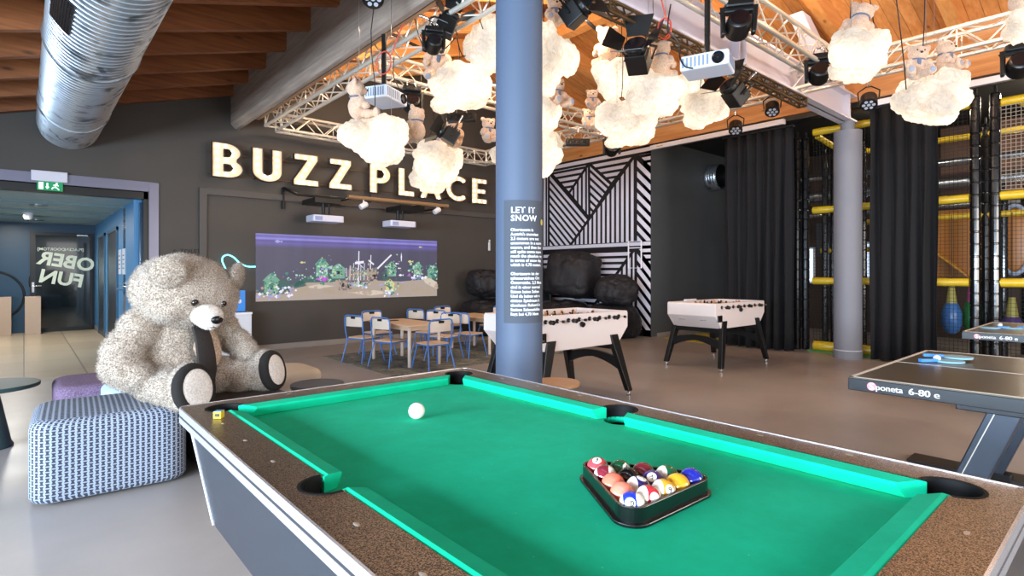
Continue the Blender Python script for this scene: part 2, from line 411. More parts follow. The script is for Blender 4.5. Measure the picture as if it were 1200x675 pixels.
# window walls (out of the photograph; the daylight comes through them)
def winwall(name, axis, c, lo, hi, sill, head, wins, h):
    m = MB(); edges = [lo]+[e for w in wins for e in w]+[hi]
    for i in range(0, len(edges), 2):
        a, b = edges[i], edges[i+1]
        if axis == 'x': m.box((c-.2, a, 0), (c, b, h))
        else: m.box((a, c-.2, 0), (b, c, h))
    for a, b in wins:
        for z0, z1 in ((0, sill), (head, h)):
            if axis == 'x': m.box((c-.2, a, z0), (c, b, z1))
            else: m.box((a, c-.2, z0), (b, c, z1))
    return struct(m.build(name, mat(name+'_paint', '#8d8984', .6)))
winwall('wall_left', 'x', XL, YB, YW, .95, 1.95, [(-3.4, -.6), (0.0, 2.8), (3.4, 6.2)], 4.6)
winwall('wall_rear', 'y', YB, XL, 14.2, .4, 2.9, [(-2.8, 0.0), (.8, 3.6), (4.4, 7.2)], 5.6)
n = 0
for ax, c, ws in (('x', XL, [(-3.4, -.6), (0.0, 2.8), (3.4, 6.2)]), ('y', YB, [(-2.8, 0.0), (.8, 3.6), (4.4, 7.2)])):
    for a, b in ws:
        n += 1; m = MB(); q = .05; w0, w1 = (.95, 1.95) if ax == 'x' else (.4, 2.9)
        for u0, u1, z0, z1 in ((a, a+q, w0, w1), (b-q, b, w0, w1), ((a+b)/2-q/2, (a+b)/2+q/2, w0, w1), (a, b, w0, w0+q), (a, b, w1-q, w1)):
            if ax == 'x': m.box((c-.15, u0, z0), (c-.05, u1, z1))
            else: m.box((u0, c-.15, z0), (u1, c-.05, z1))
        struct(m.build('window_%d' % n, M_white))
# roof: two boarded pitches, joists, rafters
def slope(x0, x1, fn, y0, y1, t, lift=0):
    m = MB(); vs = [(x0, y0, fn(x0)+lift), (x1, y0, fn(x1)+lift), (x1, y1, fn(x1)+lift), (x0, y1, fn(x0)+lift)]
    return m.add(vs+[(x, y, z+t) for x, y, z in vs], [(0, 1, 2, 3), (7, 6, 5, 4), (0, 4, 5, 1), (1, 5, 6, 2), (2, 6, 7, 3), (3, 7, 4, 0)])
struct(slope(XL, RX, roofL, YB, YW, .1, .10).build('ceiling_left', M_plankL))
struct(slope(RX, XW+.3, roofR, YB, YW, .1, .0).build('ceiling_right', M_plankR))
y = 9.72
k = 0
while y > YB+.3:
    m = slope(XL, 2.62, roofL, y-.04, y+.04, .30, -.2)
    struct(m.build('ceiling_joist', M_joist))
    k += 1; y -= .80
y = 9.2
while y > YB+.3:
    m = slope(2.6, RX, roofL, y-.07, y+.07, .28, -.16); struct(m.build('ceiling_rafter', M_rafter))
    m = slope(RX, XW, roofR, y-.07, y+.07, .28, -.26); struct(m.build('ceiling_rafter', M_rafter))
    y -= 1.25
struct(MB().box((RX-.09, YB, 5.0), (RX+.09, YW, 5.42)).build('ridge_beam', M_rafter))
# the big glulam beam running to the letter wall, with its black track
GP = [(2.53, 4.45), (2.53, 3.72), (2.60, 3.645), (2.66, 3.645), (2.76, 3.77), (2.76, 4.45)]; ng = len(GP)
g = MB().add([(x, YB, z) for x, z in GP]+[(x, YW, z) for x, z in GP], [tuple(range(ng)), tuple(reversed(range(ng, 2*ng)))]+[(i, ng+i, ng+(i+1) % ng, (i+1) % ng) for i in range(ng)]).build('beam_glulam', M_glulam, bevel=.008); tag(struct(g), 'large weathered laminated timber beam running towards the letter wall')
struct(MB().box((2.745, YB, 3.745), (2.785, YW-.45, 3.79)).build('trim_3', M_black))
M_ply = mat('pale_plywood_edge', '#c9a689', .5)
struct(MB().box((2.785, YB, 3.80), (2.90, YW-.25, 3.83)).build('trim_4', M_ply))
# fascia above the curtain line
struct(MB().box((XW-.02, YB, 3.92), (XW+.22, YW, 4.68)).build('beam_fascia', M_fascia))
struct(MB().box((XW-.03, YB, 4.27), (XW-.018, YW, 4.285)).build('trim_5', mat('board_seam', '#7d5630', .6)))
# steel I beam from the middle column to the right-hand column
m = MB(); BY = 3.07
m.box((2.85, BY-.11, 3.60), (9.62, BY+.11, 3.625)).box((2.85, BY-.11, 3.98), (9.62, BY+.11, 4.005)).box((2.85, BY-.01, 3.6), (9.62, BY+.01, 4.0))
for x in (3.2, 5.9, 6.05, 9.3): m.box((x, BY-.1, 3.6), (x+.015, BY+.1, 4.0))
tag(struct(m.build('beam_steel', M_steel)), 'pale grey steel I beam carrying the roof above the foosball tables')
m = MB()
m.add([(7.6, BY-.09, 4.7), (7.85, BY-.09, 4.7), (9.2, BY-.09, 4.0), (8.7, BY-.09, 4.0), (7.6, BY+.09, 4.7), (7.85, BY+.09, 4.7), (9.2, BY+.09, 4.0), (8.7, BY+.09, 4.0)],
      [(0, 1, 2, 3), (7, 6, 5, 4), (0, 4, 5, 1), (1, 5, 6, 2), (2, 6, 7, 3), (3, 7, 4, 0)])
struct(m.build('beam_brace', M_steel))
# columns
def column(x, y, r, h, label, M_col=M_col):
    o = MB().lathe([(r+.006, 0), (r+.006, .12), (r, .125), (r, h), (r*.5, h+.002), (r*.5, 3.6)], 48, 0, Matrix.Translation((x, y, 0))).build('column', M_col, smooth=35)
    return tag(struct(o), label)
column(2.75, 3.07, .172, 3.56, 'thick round blue-grey column with the printed text panel')
column(9.49, 3.06, .19, 3.46, 'round grey column standing between the two black curtains', mat('grey_column_paint', '#7b7c84', .6))
struct(MB().lathe([(.192, 0), (.192, .13), (.19, .135)], 40, 0, Matrix.Translation((9.49, 3.06, 0)), cap=False).build('trim_6', mat('column_foot', '#c5c2cc', .4)))
# corridor beyond the door
M_blue = mat('blue_corridor_wall', '#4a86b4', .45)
M_blued = mat('deep_blue_wall', '#1d4562', .4)
M_cc = mat('corridor_ceiling', '#8fa9ae', .5)
CX = 1.24
m = MB().box((CX, YW+.2, 0), (CX+.2, 16.3, 2.6)); struct(m.build('wall_corridor_right', M_blue))
struct(MB().box((-1.8, YW+.2, 0), (-1.6, 16.3, 2.6)).build('wall_corridor_left', M_blue))
struct(MB().box((-1.8, 16.1, 0), (CX+.2, 16.3, 2.6)).build('wall_corridor_end', M_blued))
struct(MB().box((-1.8, YW+.2, 2.40), (1.45, 16.3, 2.5)).build('ceiling_corridor', M_cc))
struct(MB().box((CX, YW+.2, 0), (1.45, 16.1, .08)).box((CX-.012, 11, 0), (CX, 16.1, .1)).build('baseboard_corridor', M_base))
for i, yy in enumerate((11.2, 12.6, 14.0)):
    struct(MB().box((-1.6, yy, 2.37), (CX, yy+.05, 2.40)).build('trim_%d' % (20+i), mat('ceiling_joint', '#5d747a', .6)))
# door frame
M_frame = mat('brushed_door_frame', '#7b7a8c', .35, .4)
m = MB().box((DX1, YW-.03, 0), (DX1+.13, YW+.05, DH+.15)).box((DX0, YW-.03, DH+.01), (DX1, YW+.05, DH+.15))
fr = m.build('door_1', M_frame, bevel=.004); struct(fr)
m = MB().box((DX1-.06, YW-.0, 0), (DX1, YW+.2, DH)).box((DX0, YW-.0, DH-.10), (DX1, YW+.2, DH+.01)); m.build('door_lining', M_black, fr)
# open leaf of the corridor door
M_leaf = mat('dark_blue_glass_leaf', '#22435c', .15, coat=.3)
dr = thing('door_2', None, None, (1.33, YW+.12, 0)); dr['kind'] = 'structure'; dr.rotation_euler = (0, 0, radians(4))
MB().box((-.022, 0, .01), (.022, 1.15, 2.36)).build('door_leaf', M_leaf, dr, bevel=.003)
m = MB().tube([(-.03, .86, 1.08), (-.12, .88, 1.10), (-.13, 1.02, 1.04), (-.03, 1.04, 1.02)], .009, 8).tube([(-.03, .86, 1.14), (-.03, 1.06, 1.14)], .02, 8)
m.build('door_handle', M_chrome, dr, smooth=50)
# glass door at the corridor end, lettered on its far side
M_glassd = mat('black_glass_door', '#0d1c22', .08, coat=.6)
d3 = thing('door_3', None, None, (.10, 16.08, 0)); d3['kind'] = 'structure'
DW = 1.10
MB().box((0, -.05, 0), (DW, 0, 2.20)).build('door_frame', M_black, d3, bevel=.003)
MB().box((.09, -.062, .09), (DW-.06, -.05, 2.13)).build('door_glass', M_glassd, d3)
M_lett = mat('pale_glass_lettering', '#c5cfbf', .5, emit='#c5cfbf', es=.25)
def mirrored(body, size, x, z, rz, name, bold=.012, m_=M_lett):
    vs, fs = text(body, size, .003, bold, 'LEFT', 3)
    M = Matrix.Translation((x, -.066, z)) @ Matrix.Rotation(rz, 4, 'Y') @ Matrix(((-1, 0, 0, 0), (0, 0, 1, 0), (0, 1, 0, 0), (0, 0, 0, 1)))
    MB().add(vs, fs, 0, M).build(name, m_, d3)
mirrored('OBER', .40, 1.10, 1.34, radians(10), 'lettering')
mirrored('FUN', .40, .90, .98, radians(10), 'lettering')
mirrored('[PLACENDOORTOM]', .085, .93, 1.80, 0, 'lettering', .001)
m = MB().tube([(.05, -.06, 1.02), (.05, -.11, 1.02), (.19, -.11, 1.02)], .012, 8).box((.03, -.062, .88), (.07, -.05, 1.1)); m.build('door_handle', M_chrome, d3, smooth=50)
MB().box((.80, -.075, 2.14), (1.0, -.05, 2.165)).build('door_closer', M_chrome, d3)
# two side doors in the corridor wall
for i, (a, b) in enumerate(((11.9, 13.2), (13.9, 15.0))):
    o = MB().box((CX-.02, a, 0), (CX, b, 2.05)).build('door_%d' % (4+i), mat('dark_side_door', '#0e1a22', .3)); struct(o)
    MB().box((CX-.03, a-.06, 0), (CX, a, 2.11)).box((CX-.03, b, 0), (CX, b+.06, 2.11)).box((CX-.03, a-.06, 2.05), (CX, b+.06, 2.11)).build('door_frame', mat('side_door_frame', '#39627f', .4), o)
# pale signs by the side doors
def plainsign(name, y0, z0, lab):
    o = MB().box((CX-.012, y0, z0), (CX, y0+.28, z0+.42)).build(name, M_white); tag(o, lab, 'sign')
    m = MB()
    for i in range(4): m.box((CX-.014, y0+.05, z0+.3-i*.07), (CX-.012, y0+.23, z0+.32-i*.07))
    m.build('printed_lines', mat('grey_print', '#6a7682', .6), o)
plainsign('wall_sign', 11.45, 1.28, 'narrow white notice on the blue corridor wall nearer the dark side door')
plainsign('wall_sign', 10.95, 1.28, 'narrow white notice on the blue corridor wall beside the open door leaf')
# ring mural on the end wall
M_ring = mat('black_wall_ring', '#0a1016', .5)
for i, (px, py, rad) in enumerate(((-10, 347, .52), (60, 330, .36), (62, 375, .40))):
    c = onY(px, py, 16.085); 
    o = MB().tube([(c.x+rad*cos(t*pi/24), 16.09, c.z+rad*sin(t*pi/24)) for t in range(48)], .022, 6, closed=True).build('wall_ring', M_ring, smooth=60)
    tag(o, ['large black ring on the blue corridor end wall, cut by the picture edge', 'black ring upper of the two beside the lettered glass door', 'black ring lower of the two beside the lettered glass door'][i], 'wall decoration')
# plinths
for i, (px, w) in enumerate(((2, .30), (38.5, .26))):
    c = onY(px, 391, 15.7)
    o = MB().box((c.x-w/2, 15.55, 0), (c.x+w/2, 15.95, .80)).build('display_plinth', mat('cream_plinth', '#c2ab98', .5), bevel=.006)
    tag(o, ['cream box plinth at the left picture edge in the corridor', 'cream box plinth beside the lettered glass door'][i], 'plinth')
# corridor downlights
for i, (px, py) in enumerate(((45, 241), (43, 258))):
    c = at(px, py, 2.385)
    root = thing('ceiling_light', ['round recessed downlight nearer the doorway in the corridor ceiling', 'round recessed downlight farther down the corridor ceiling'][i], 'ceiling light', (c.x, c.y, 2.385))
    MB().lathe([(.09, -.002), (.12, -.006), (.12, .012), (.09, .012)], 24).build('trim_ring', M_chrome, root, smooth=40)
    MB().lathe([(.0, 0), (.085, 0), (.085, .01)], 20).build('lamp', mat('warm_lamp', '#ffe2b8', .5, emit='#ffe0b0', es=6), root)
c = at(33, 252, 2.36)
root = thing('smoke_detector', 'small white detector on the corridor ceiling between two downlights', 'smoke detector', (c.x, c.y, 2.33))
MB().lathe([(.02, -.06), (.05, -.05), (.07, .0), (.07, .03), (.08, .07)], 20).build('housing', M_white, root, smooth=40)
MB().ball((0, 0, -.06), .02, 10, 6).build('sensor_dome', M_black, root)
# emergency exit sign
e = onY(58, 207, YW-.05)
root = thing('exit_sign', 'green running-man exit sign with white housing above the door frame', 'exit sign', (e.x, YW-.05, e.z))
MB().box((-.19, -.04, -.07), (.19, .02, .07)).build('housing', mat('sign_housing', '#d7d5e2', .4), root, bevel=.01)
M_exit = mat('exit_green', '#0b7a4a', .4, emit='#0f8a55', es=.5)
pn = MB().box((-.13, -.015, -.19), (.14, .005, -.07)).build('sign_panel', M_exit, root)
M_ew = mat('exit_white', '#e8fff2', .4, emit='#ffffff', es=.9)
m = MB().box((-.11, -.018, -.175), (-.065, -.015, -.085))
m.box((-.03, -.018, -.14), (-.015, -.015, -.09)).add([(-.045, -.017, -.14), (0, -.017, -.14), (-.0225, -.017, -.17)], [(0, 1, 2)])
m.build('arrow_and_door', M_ew, pn)
m = MB().disc((.075, -.016, -.093), .012, (0, -1, 0))
for a, b in (((.07, -.105), (.06, -.14)), ((.06, -.14), (.035, -.145)), ((.035, -.145), (.025, -.17)), ((.06, -.14), (.08, -.15)), ((.08, -.15), (.10, -.175)), ((.068, -.11), (.04, -.115)), ((.07, -.11), (.095, -.12))):
    m.tube([(a[0], -.017, a[1]), (b[0], -.017, b[1])], .006, 6)
m.build('running_figure', M_ew, pn)
# dark toilet lettering on the wall
p = onY(202, 296, YW-.004)
vs, fs = text('\u2190 TOILETTE', .085, .003, .001)
o = MB().add(vs, fs, 0, basis((p.x, YW-.003, p.z), (1, 0, 0), (0, 0, 1))).build('wall_lettering', mat('near_black_print', '#0b0807', .6))
tag(o, 'small near-black lettering on the dark wall right of the door frame', 'lettering')
# small white wall sensor
p = onY(573, 287, YW)
root = thing('wall_thermometer', 'small narrow white fitting on the dark wall left of the text column', 'wall fitting', (p.x, YW, p.z))
MB().box((-.03, -.02, -.13), (.03, 0, .06)).build('plate', M_white, root, bevel=.01)
MB().ball((0, -.02, .09), (.024, .02, .03), 10, 8).build('knob', M_white, root, smooth=60)
# ---------------------------------------------------------------- lights of the place
def area(name, loc, rot, sx, sy, e, col):
    l = bpy.data.lights.new(name, 'AREA'); l.shape = 'RECTANGLE'; l.size = sx; l.size_y = sy; l.energy = e; l.color = col
    o = bpy.data.objects.new(name, l); COL.objects.link(o); o.location = loc; o.rotation_euler = rot; return o
for i, (a, b) in enumerate([(-3.4, -.6), (0.0, 2.8), (3.4, 6.2)]):
    area('window_daylight', (XL-.02, (a+b)/2, 1.45), (0, -pi/2, 0), .95, 2.7, KEY_L[i], (.66, .83, 1.0))
for i, (a, b) in enumerate([(-2.8, 0.0), (.8, 3.6), (4.4, 7.2)]):
    area('window_daylight', ((a+b)/2, YB-.02, 1.65), (pi/2, 0, 0), 2.7, 2.4, KEY_B[i], (1.0, .93, .86))
area('corridor_lamp', (-.2, 13.6, 2.36), (0, 0, 0), .3, 3.5, 75, (1, .93, .82))
area('corridor_lamp', (-.2, 10.9, 2.36), (0, 0, 0), .3, 1.0, 22, (.9, .96, 1))
def point(name, loc, e, col, r=.08):
    l = bpy.data.lights.new(name, 'POINT'); l.energy = e; l.color = col; l.shadow_soft_size = r
    o = bpy.data.objects.new(name, l); COL.objects.link(o); o.location = loc; return o
w = bpy.data.worlds.new('daylight'); SC.world = w; w.use_nodes = True
w.node_tree.nodes['Background'].inputs[0].default_value = (.75, .86, 1, 1); w.node_tree.nodes['Background'].inputs[1].default_value = 1.0
SC.view_settings.view_transform = 'Standard'; SC.view_settings.look = 'None'; SC.view_settings.gamma = 1; SC.view_settings.use_curve_mapping = False
SC.view_settings.exposure = EXPO
# ================================================================ POOL TABLE
PX0, PX1, PY0, PY1, PZ = .41, 1.65, .17, 2.25, .83
RW = .112; BED = .79
root = thing('pool_table', 'pool table with green cloth, dark speckled rails and silver edge trim', 'pool table', (0, 0, 0))
ix0, ix1, iy0, iy1 = PX0+RW, PX1-RW, PY0+RW, PY1-RW
ym = (iy0+iy1)/2
cor = [(ix0+.008, iy0+.008), (ix1-.008, iy0+.008), (ix1-.008, iy1-.008), (ix0+.008, iy1-.008)]
PRAD = .058
def rail_hole():
    pts = []
    def bulge(cx, cy, a0, a1): pts.extend([(cx+PRAD*cos(a0+(a1-a0)*i/14), cy+PRAD*sin(a0+(a1-a0)*i/14)) for i in range(15)])
    r2 = math.sqrt(PRAD**2-.008**2)
    bulge(*cor[0], radians(98), radians(352))
    bulge(*cor[1], radians(188), radians(442))
    bulge(ix1+.012, ym, radians(-102), radians(102))
    bulge(*cor[2], radians(-82), radians(172))
    bulge(*cor[3], radians(8), radians(262))
    bulge(ix0-.012, ym, radians(78), radians(282))
    return pts
def rrect(x0, y0, x1, y1, r, n=6):
    p = []
    for cx, cy, a in ((x1-r, y0+r, -90), (x1-r, y1-r, 0), (x0+r, y1-r, 90), (x0+r, y0+r, 180)):
        p += [(cx+r*cos(radians(a+90*i/n)), cy+r*sin(radians(a+90*i/n))) for i in range(n+1)]
    return p
vs, fs = plate(rrect(PX0, PY0, PX1, PY1, .03), [rail_hole()], PZ-.03, PZ)
MB().add(vs, fs).build('rail_top', M_rail, root)
# silver two-step edge trim
M_trim = mat('silver_edge_trim', '#d6d5da', .25, .7); M_trimd = mat('dark_trim_groove', '#2a2a2e', .4)
def ring(off, z0, z1, th=.012):
    return plate(rrect(PX0-off, PY0-off, PX1+off, PY1+off, .034), [rrect(PX0-off+th, PY0-off+th, PX1+off-th, PY1+off-th, .03)], z0, z1)
v, f = ring(.004, PZ-.022, PZ+.001, .006); MB().add(v, f).build('edge_trim', M_trim, root)
v, f = ring(.002, PZ-.030, PZ-.022, .006); MB().add(v, f).build('trim_groove', M_trimd, root)
v, f = ring(.004, PZ-.050, PZ-.030, .012); MB().add(v, f).build('edge_trim', M_trim, root)
# slate bed under cloth with pocket openings
holes = [circle(x, y, PRAD-.002, 20) for x, y in cor]+[circle(ix0-.012, ym, PRAD-.004, 20), circle(ix1+.012, ym, PRAD-.004, 20)]
vs, fs = plate([(PX0+.04, PY0+.04), (PX1-.04, PY0+.04), (PX1-.04, PY1-.04), (PX0+.04, PY1-.04)], holes, BED-.02, BED)
MB().add(vs, fs).build('playing_cloth', M_cloth, root)
# cushions: nose profile swept along each rail, ends cut back at the pockets
def cushion(p, q, inward, cut0, cut1):
    p = Vector((*p, 0)); q = Vector((*q, 0)); d = (q-p).normalized(); n = Vector((*inward, 0))
    prof = [(0, PZ-.002), (.012, PZ+.002), (.050, PZ-.004), (.053, PZ-.010), (.036, BED+.001), (0, BED+.001)]
    vs = []
    for o_, z in prof: vs.append(p+n*o_+d*(cut0*o_/.05)+Vector((0, 0, z)))
    for o_, z in prof: vs.append(q+n*o_-d*(cut1*o_/.05)+Vector((0, 0, z)))
    k = len(prof)
    fs = [tuple(range(k)), tuple(reversed(range(k, 2*k)))]+[(i, k+i, k+(i+1) % k, (i+1) % k) for i in range(k)]
    MB().add(vs, fs).build('cushion', M_cloth, root, bevel=.0015)
g = .052; mg = .047
cushion((ix0, iy0+g), (ix0, ym-mg), (1, 0), .045, .018)
cushion((ix0, ym+mg), (ix0, iy1-g), (1, 0), .018, .045)
cushion((ix1, iy0+g), (ix1, ym-mg), (-1, 0), .045, .018)
cushion((ix1, ym+mg), (ix1, iy1-g), (-1, 0), .018, .045)
cushion((ix0+g, iy0), (ix1-g, iy0), (0, 1), .045, .045)
cushion((ix0+g, iy1), (ix1-g, iy1), (0, -1), .045, .045)
# pocket liners
def lip(x, y):
    """raised liner wall and rim on the outer side of a pocket"""
    lx = 0 if abs(x-(ix0+ix1)/2) < .1 else (1 if x > (ix0+ix1)/2 else -1); ly = 0 if abs(y-ym) < .1 else (1 if y > ym else -1)
    a = math.atan2(ly, lx); h = radians(123 if lx and ly else 98); vs = []; fs = []; n = 20; pr = [(PRAD-.004, BED-.004), (PRAD-.004, PZ-.004), (PRAD-.001, PZ+.0016), (PRAD+.006, PZ+.0016), (PRAD+.006, PZ-.001)]
    for i in range(n+1):
        t = a-h+2*h*i/n
        for r_, z in pr: vs.append((x+r_*cos(t), y+r_*sin(t), z))
    k = len(pr)
    for i in range(n):
        for j in range(k-1): fs.append((i*k+j, i*k+j+1, (i+1)*k+j+1, (i+1)*k+j))
    return vs, fs
M_pock = mat('black_pocket_rubber', '#040405', .7, spec=.2)
for (x, y) in cor+[(ix0-.012, ym), (ix1+.012, ym)]:
    MB().lathe([(PRAD-.003, BED-.002), (PRAD-.007, BED-.12), (.001, BED-.125)], 28, 0, Matrix.Translation((x, y, 0)), cap=False).add(*lip(x, y)).build('pocket', M_pock, root, smooth=50)
# cut the liner rim away over the cloth side: a black lip plate only outside the playing area is left to the liner
M_sight = mat('rail_sight', '#b9b2a6', .3, .6)
def sight(x, y, a): MB().ball((0, 0, 0), (.011, .005, .0015), 12, 4, 0, Matrix.Translation((x, y, PZ+.0006)) @ Matrix.Rotation(a, 4, 'Z')).build('rail_sight', M_sight, root)
for i in (1, 2, 3):
    for s0, s1 in ((iy0, ym), (ym, iy1)):
        yy = s0+(s1-s0)*i/4; sight(PX0+.058, yy, pi/2); sight(PX1-.045, yy, pi/2)
for i in (1, 2, 3):
    xx = ix0+(ix1-ix0)*i/4; sight(xx, PY0+.05, 0); sight(xx, PY1-.045, 0)
# body, tapering down, and legs
M_body = mat('blue_grey_laminate', '#262b33', .4, var=.04, vs=20)
b0 = rrect(PX0+.028, PY0+.028, PX1-.028, PY1-.028, .02); b1 = rrect(PX0+.085, PY0+.12, PX1-.085, PY1-.115, .02); k = len(b0)
vs = [(x, y, PZ-.05) for x, y in b0]+[(x, y, PZ-.40) for x, y in b1]
fs = [tuple(range(k, 2*k))]+[(i, (i+1) % k, k+(i+1) % k, k+i) for i in range(k)]
MB().add(vs, fs).build('cabinet', M_body, root)
for (x, y), (x2, y2) in (((PX0+.028, PY1-.028), (PX0+.085, PY1-.115)), ((PX0+.028, PY0+.028), (PX0+.085, PY0+.12)), ((PX1-.028, PY1-.028), (PX1-.085, PY1-.115)), ((PX1-.028, PY0+.028), (PX1-.085, PY0+.12))):
    MB().tube([(x, y, PZ-.05), (x2, y2, PZ-.40)], .006, 8).build('corner_trim', M_trim, root)
for x in (PX0+.30, PX1-.30):
    for y in (PY0+.45, PY1-.45):
        MB().prism([(x-.08, y-.1), (x+.08, y-.1), (x+.08, y+.1), (x-.08, y+.1)], 0, PZ-.395).build('leg', M_black, root, bevel=.008)
# ---------------------------------------------------------------- balls
BR = .0272
M_cream = mat('ball_ivory', '#efe8d8', .12, coat=.6)
bc = {'1': '#e2a325', '2': '#1d2a9c', '3': '#c9444c', '4': '#372063', '5': '#e8735a', '6': '#0d4a2a', '7': '#6e1f28', '8': '#0b0b0c', '9': '#dca22a', '10': '#1f37b5', '11': '#c62f3a', '12': '#2d2160', '13': '#e88068', '14': '#0f5a33', '15': '#7a2230'}
BM = {k: mat('ball_colour_'+k, v, .12, coat=.6) for k, v in bc.items()}
M_num = mat('ball_number', '#101010', .3)
names = {'1': 'solid yellow', '2': 'solid dark blue', '3': 'solid red', '4': 'solid purple', '5': 'solid orange-coral', '6': 'solid dark green', '7': 'solid maroon', '8': 'solid black', '9': 'yellow-striped', '10': 'blue-striped', '11': 'red-striped', '12': 'purple-striped', '13': 'plain coral', '14': 'green-striped', '15': 'maroon-striped'}
CAMP = Vector((0, 0, EYE))
def ball(num, c, face=None, tilt=0, where=''):
    """a pool ball; stripes are a coloured belt; face is the direction the number spot looks"""
    mb = MB(); n, m = 32, 24; mb.ball((0, 0, 0), BR, n, m)
    me_striped = num and int(num) > 8 and num != '13'
    o = mb.build('pool_ball', [M_cream if (me_striped or not num) else BM[num]]+([BM[num]] if me_striped else []), smooth=180)
    if me_striped:
        for p in o.data.polygons:
            p.material_index = 1 if abs(p.center.z) < BR*.50 else 0
    o.location = c
    if num:
        d = Vector(face or (0, -1, 0)).normalized()
        if me_striped:
            rt = Vector((CA, -SA, 0)); tc_ = Vector((-.55, -.75, .45)).normalized()
            ax0 = ((rt if num in ('10', '15') else -rt)+tc_*.30+Vector((0, 0, .12))).normalized(); d = (d-ax0*d.dot(ax0)).normalized()
        x = Vector((0, 0, 1)).cross(d)
        if x.length < .1: x = Vector((1, 0, 0))
        x.normalize(); zz = d.cross(x)
        Rm = Matrix((( x.x, zz.x, d.x), (x.y, zz.y, d.y), (x.z, zz.z, d.z)))      # local z looks along d
        # disc follows the ball curvature
        r0 = BR*.40; vs = [(0, 0, BR*1.004)]; fs = []
        for i in range(1, 4):
            for j in range(20):
                a = i/3*.42; vs.append((BR*1.004*sin(a)*cos(j*pi/10), BR*1.004*sin(a)*sin(j*pi/10), BR*1.004*cos(a)))
        for j in range(20): fs.append((0, 1+j, 1+(j+1) % 20))
        for i in range(2):
            for j in range(20): fs.append((1+i*20+j, 1+(i+1)*20+j, 1+(i+1)*20+(j+1) % 20, 1+i*20+(j+1) % 20))
        sp = MB().add(vs, fs, 0, Rm.to_4x4()).build('number_spot', M_cream, o, smooth=180)
        tv, tf = text(num, BR*.62, .0002, .0004, 'CENTER', 2)
        Mt = Rm.to_4x4() @ Matrix.Rotation(tilt, 4, 'Z')
        tv2 = []
        for v in tv:
            x_, y_ = v.x, v.y-BR*.21; q = min(.99, math.hypot(x_, y_)/BR); tv2.append(Vector((x_, y_, BR*1.006*math.sqrt(1-q*q)+v.z)))
        MB().add(tv2, tf, 0, Mt).build('number', M_num, sp)
        # orient the stripe so its belt passes under the number
        if me_striped:
            o2 = o; ax = ax0
            q = Vector((0, 0, 1)).rotation_difference(ax)
            for v in o.data.vertices: v.co = q @ v.co
    return o
cue = MB().ball((0, 0, 0), .0286, 32, 24).build('cue_ball', M_cream, smooth=180)
c = at(488.3, 481.5, BED+.0286); cue.location = c
tag(cue, 'white cue ball alone on the green cloth left of the rack', 'ball')
RB = BED+.004+BR
A = at(699.8, 548.7, RB); B = at(740.5, 591.3, RB); C = at(811, 562.6, RB)
G0 = (A+B+C)/3
# regular triangle fitted to the three measured corner balls
ang = (math.atan2(*(A-G0).yx)+math.atan2(*(B-G0).yx)-radians(120)+math.atan2(*(C-G0).yx)-radians(240))
def _a(v): return math.atan2(v.y, v.x)
a_ = _a(A-G0); sgn = 1 if ((_a(B-G0)-a_) % (2*pi)) < pi else -1
RT = 4*2*BR*1.004/math.sqrt(3)
P3 = [G0+Vector((cos(a_+sgn*i*2*pi/3), sin(a_+sgn*i*2*pi/3), 0))*RT for i in range(3)]
A, B, C = P3
grid = {}
for i in range(5):           # rows counted from corner C towards side AB
    for j in range(i+1):
        p = C if i == 0 else (C.lerp(A, i/4)).lerp(C.lerp(B, i/4), j/i)
        grid[(i, j)] = p
order = {(4, 0): '3', (4, 1): '15', (4, 2): '5', (4, 3): '13', (4, 4): '10', (3, 3): '11', (2, 2): '9', (1, 1): '1', (0, 0): '2',
         (3, 0): '6', (2, 0): '7', (1, 0): '14', (3, 1): '8', (3, 2): '12', (2, 1): '4'}
fc = {'3': (-.35, -.2, .9), '6': (-.1, -.8, .5), '10': (-.2, -.75, .45), '11': (.25, -.9, .15), '9': (.5, -.85, .1), '2': (.7, -.6, .25), '4': (-.6, -.3, .7), '12': (.6, -.45, .4), '13': (.1, .5, -.8), '5': (-.1, -.8, .15)}
wh = {'3': 'at the far left corner of the rack', '15': 'second from the far left corner of the rack', '5': 'third along the left side of the rack', '13': 'next to the blue-striped ball in the rack', '10': 'at the near corner of the rack', '11': 'beside the near corner ball of the rack', '9': 'in the middle of the near right rack side', '1': 'beside the blue right corner ball of the rack', '2': 'at the right corner of the rack', '6': 'on the far rack side by the red corner ball', '7': 'in the middle of the far side of the rack', '14': 'on the far rack side near the right corner', '8': 'inside the rack behind the left side', '12': 'inside the rack towards the near corner', '4': 'inside the rack in front of the maroon ball'}
for ij, num in order.items():
    p = grid[ij]; d = fc.get(num, (.3, .6, -.7))
    o = ball(num, p, d); tag(o, names[num]+' pool ball '+wh[num], 'ball', 'pool balls in the rack')
# triangle rack
cen = (A+B+C)/3
def tri(off, n=8):
    pts = []
    r = BR+off
    for i in range(3):
        P = P3[i]; a = a_+sgn*i*2*pi/3
        pts += [(P.x+r*cos(a+t), P.y+r*sin(a+t)) for t in [sgn*(-pi/3+2*pi/3*j/n) for j in range(n+1)]]
    if sgn < 0: pts.reverse()
    return pts
M_rack = mat('black_rack_plastic', '#08090a', .25, coat=.3)
root = thing('ball_rack', 'black plastic triangle rack holding fifteen pool balls on the cloth', 'ball rack', (0, 0, 0))
v, f = plate(tri(.009), [tri(.002)], BED+.001, BED+.040); MB().add(v, f).build('frame', M_rack, root, bevel=.0015)
v, f = plate(tri(.017), [tri(.0085)], BED+.001, BED+.008); MB().add(v, f).build('base_lip', M_rack, root, bevel=.002)
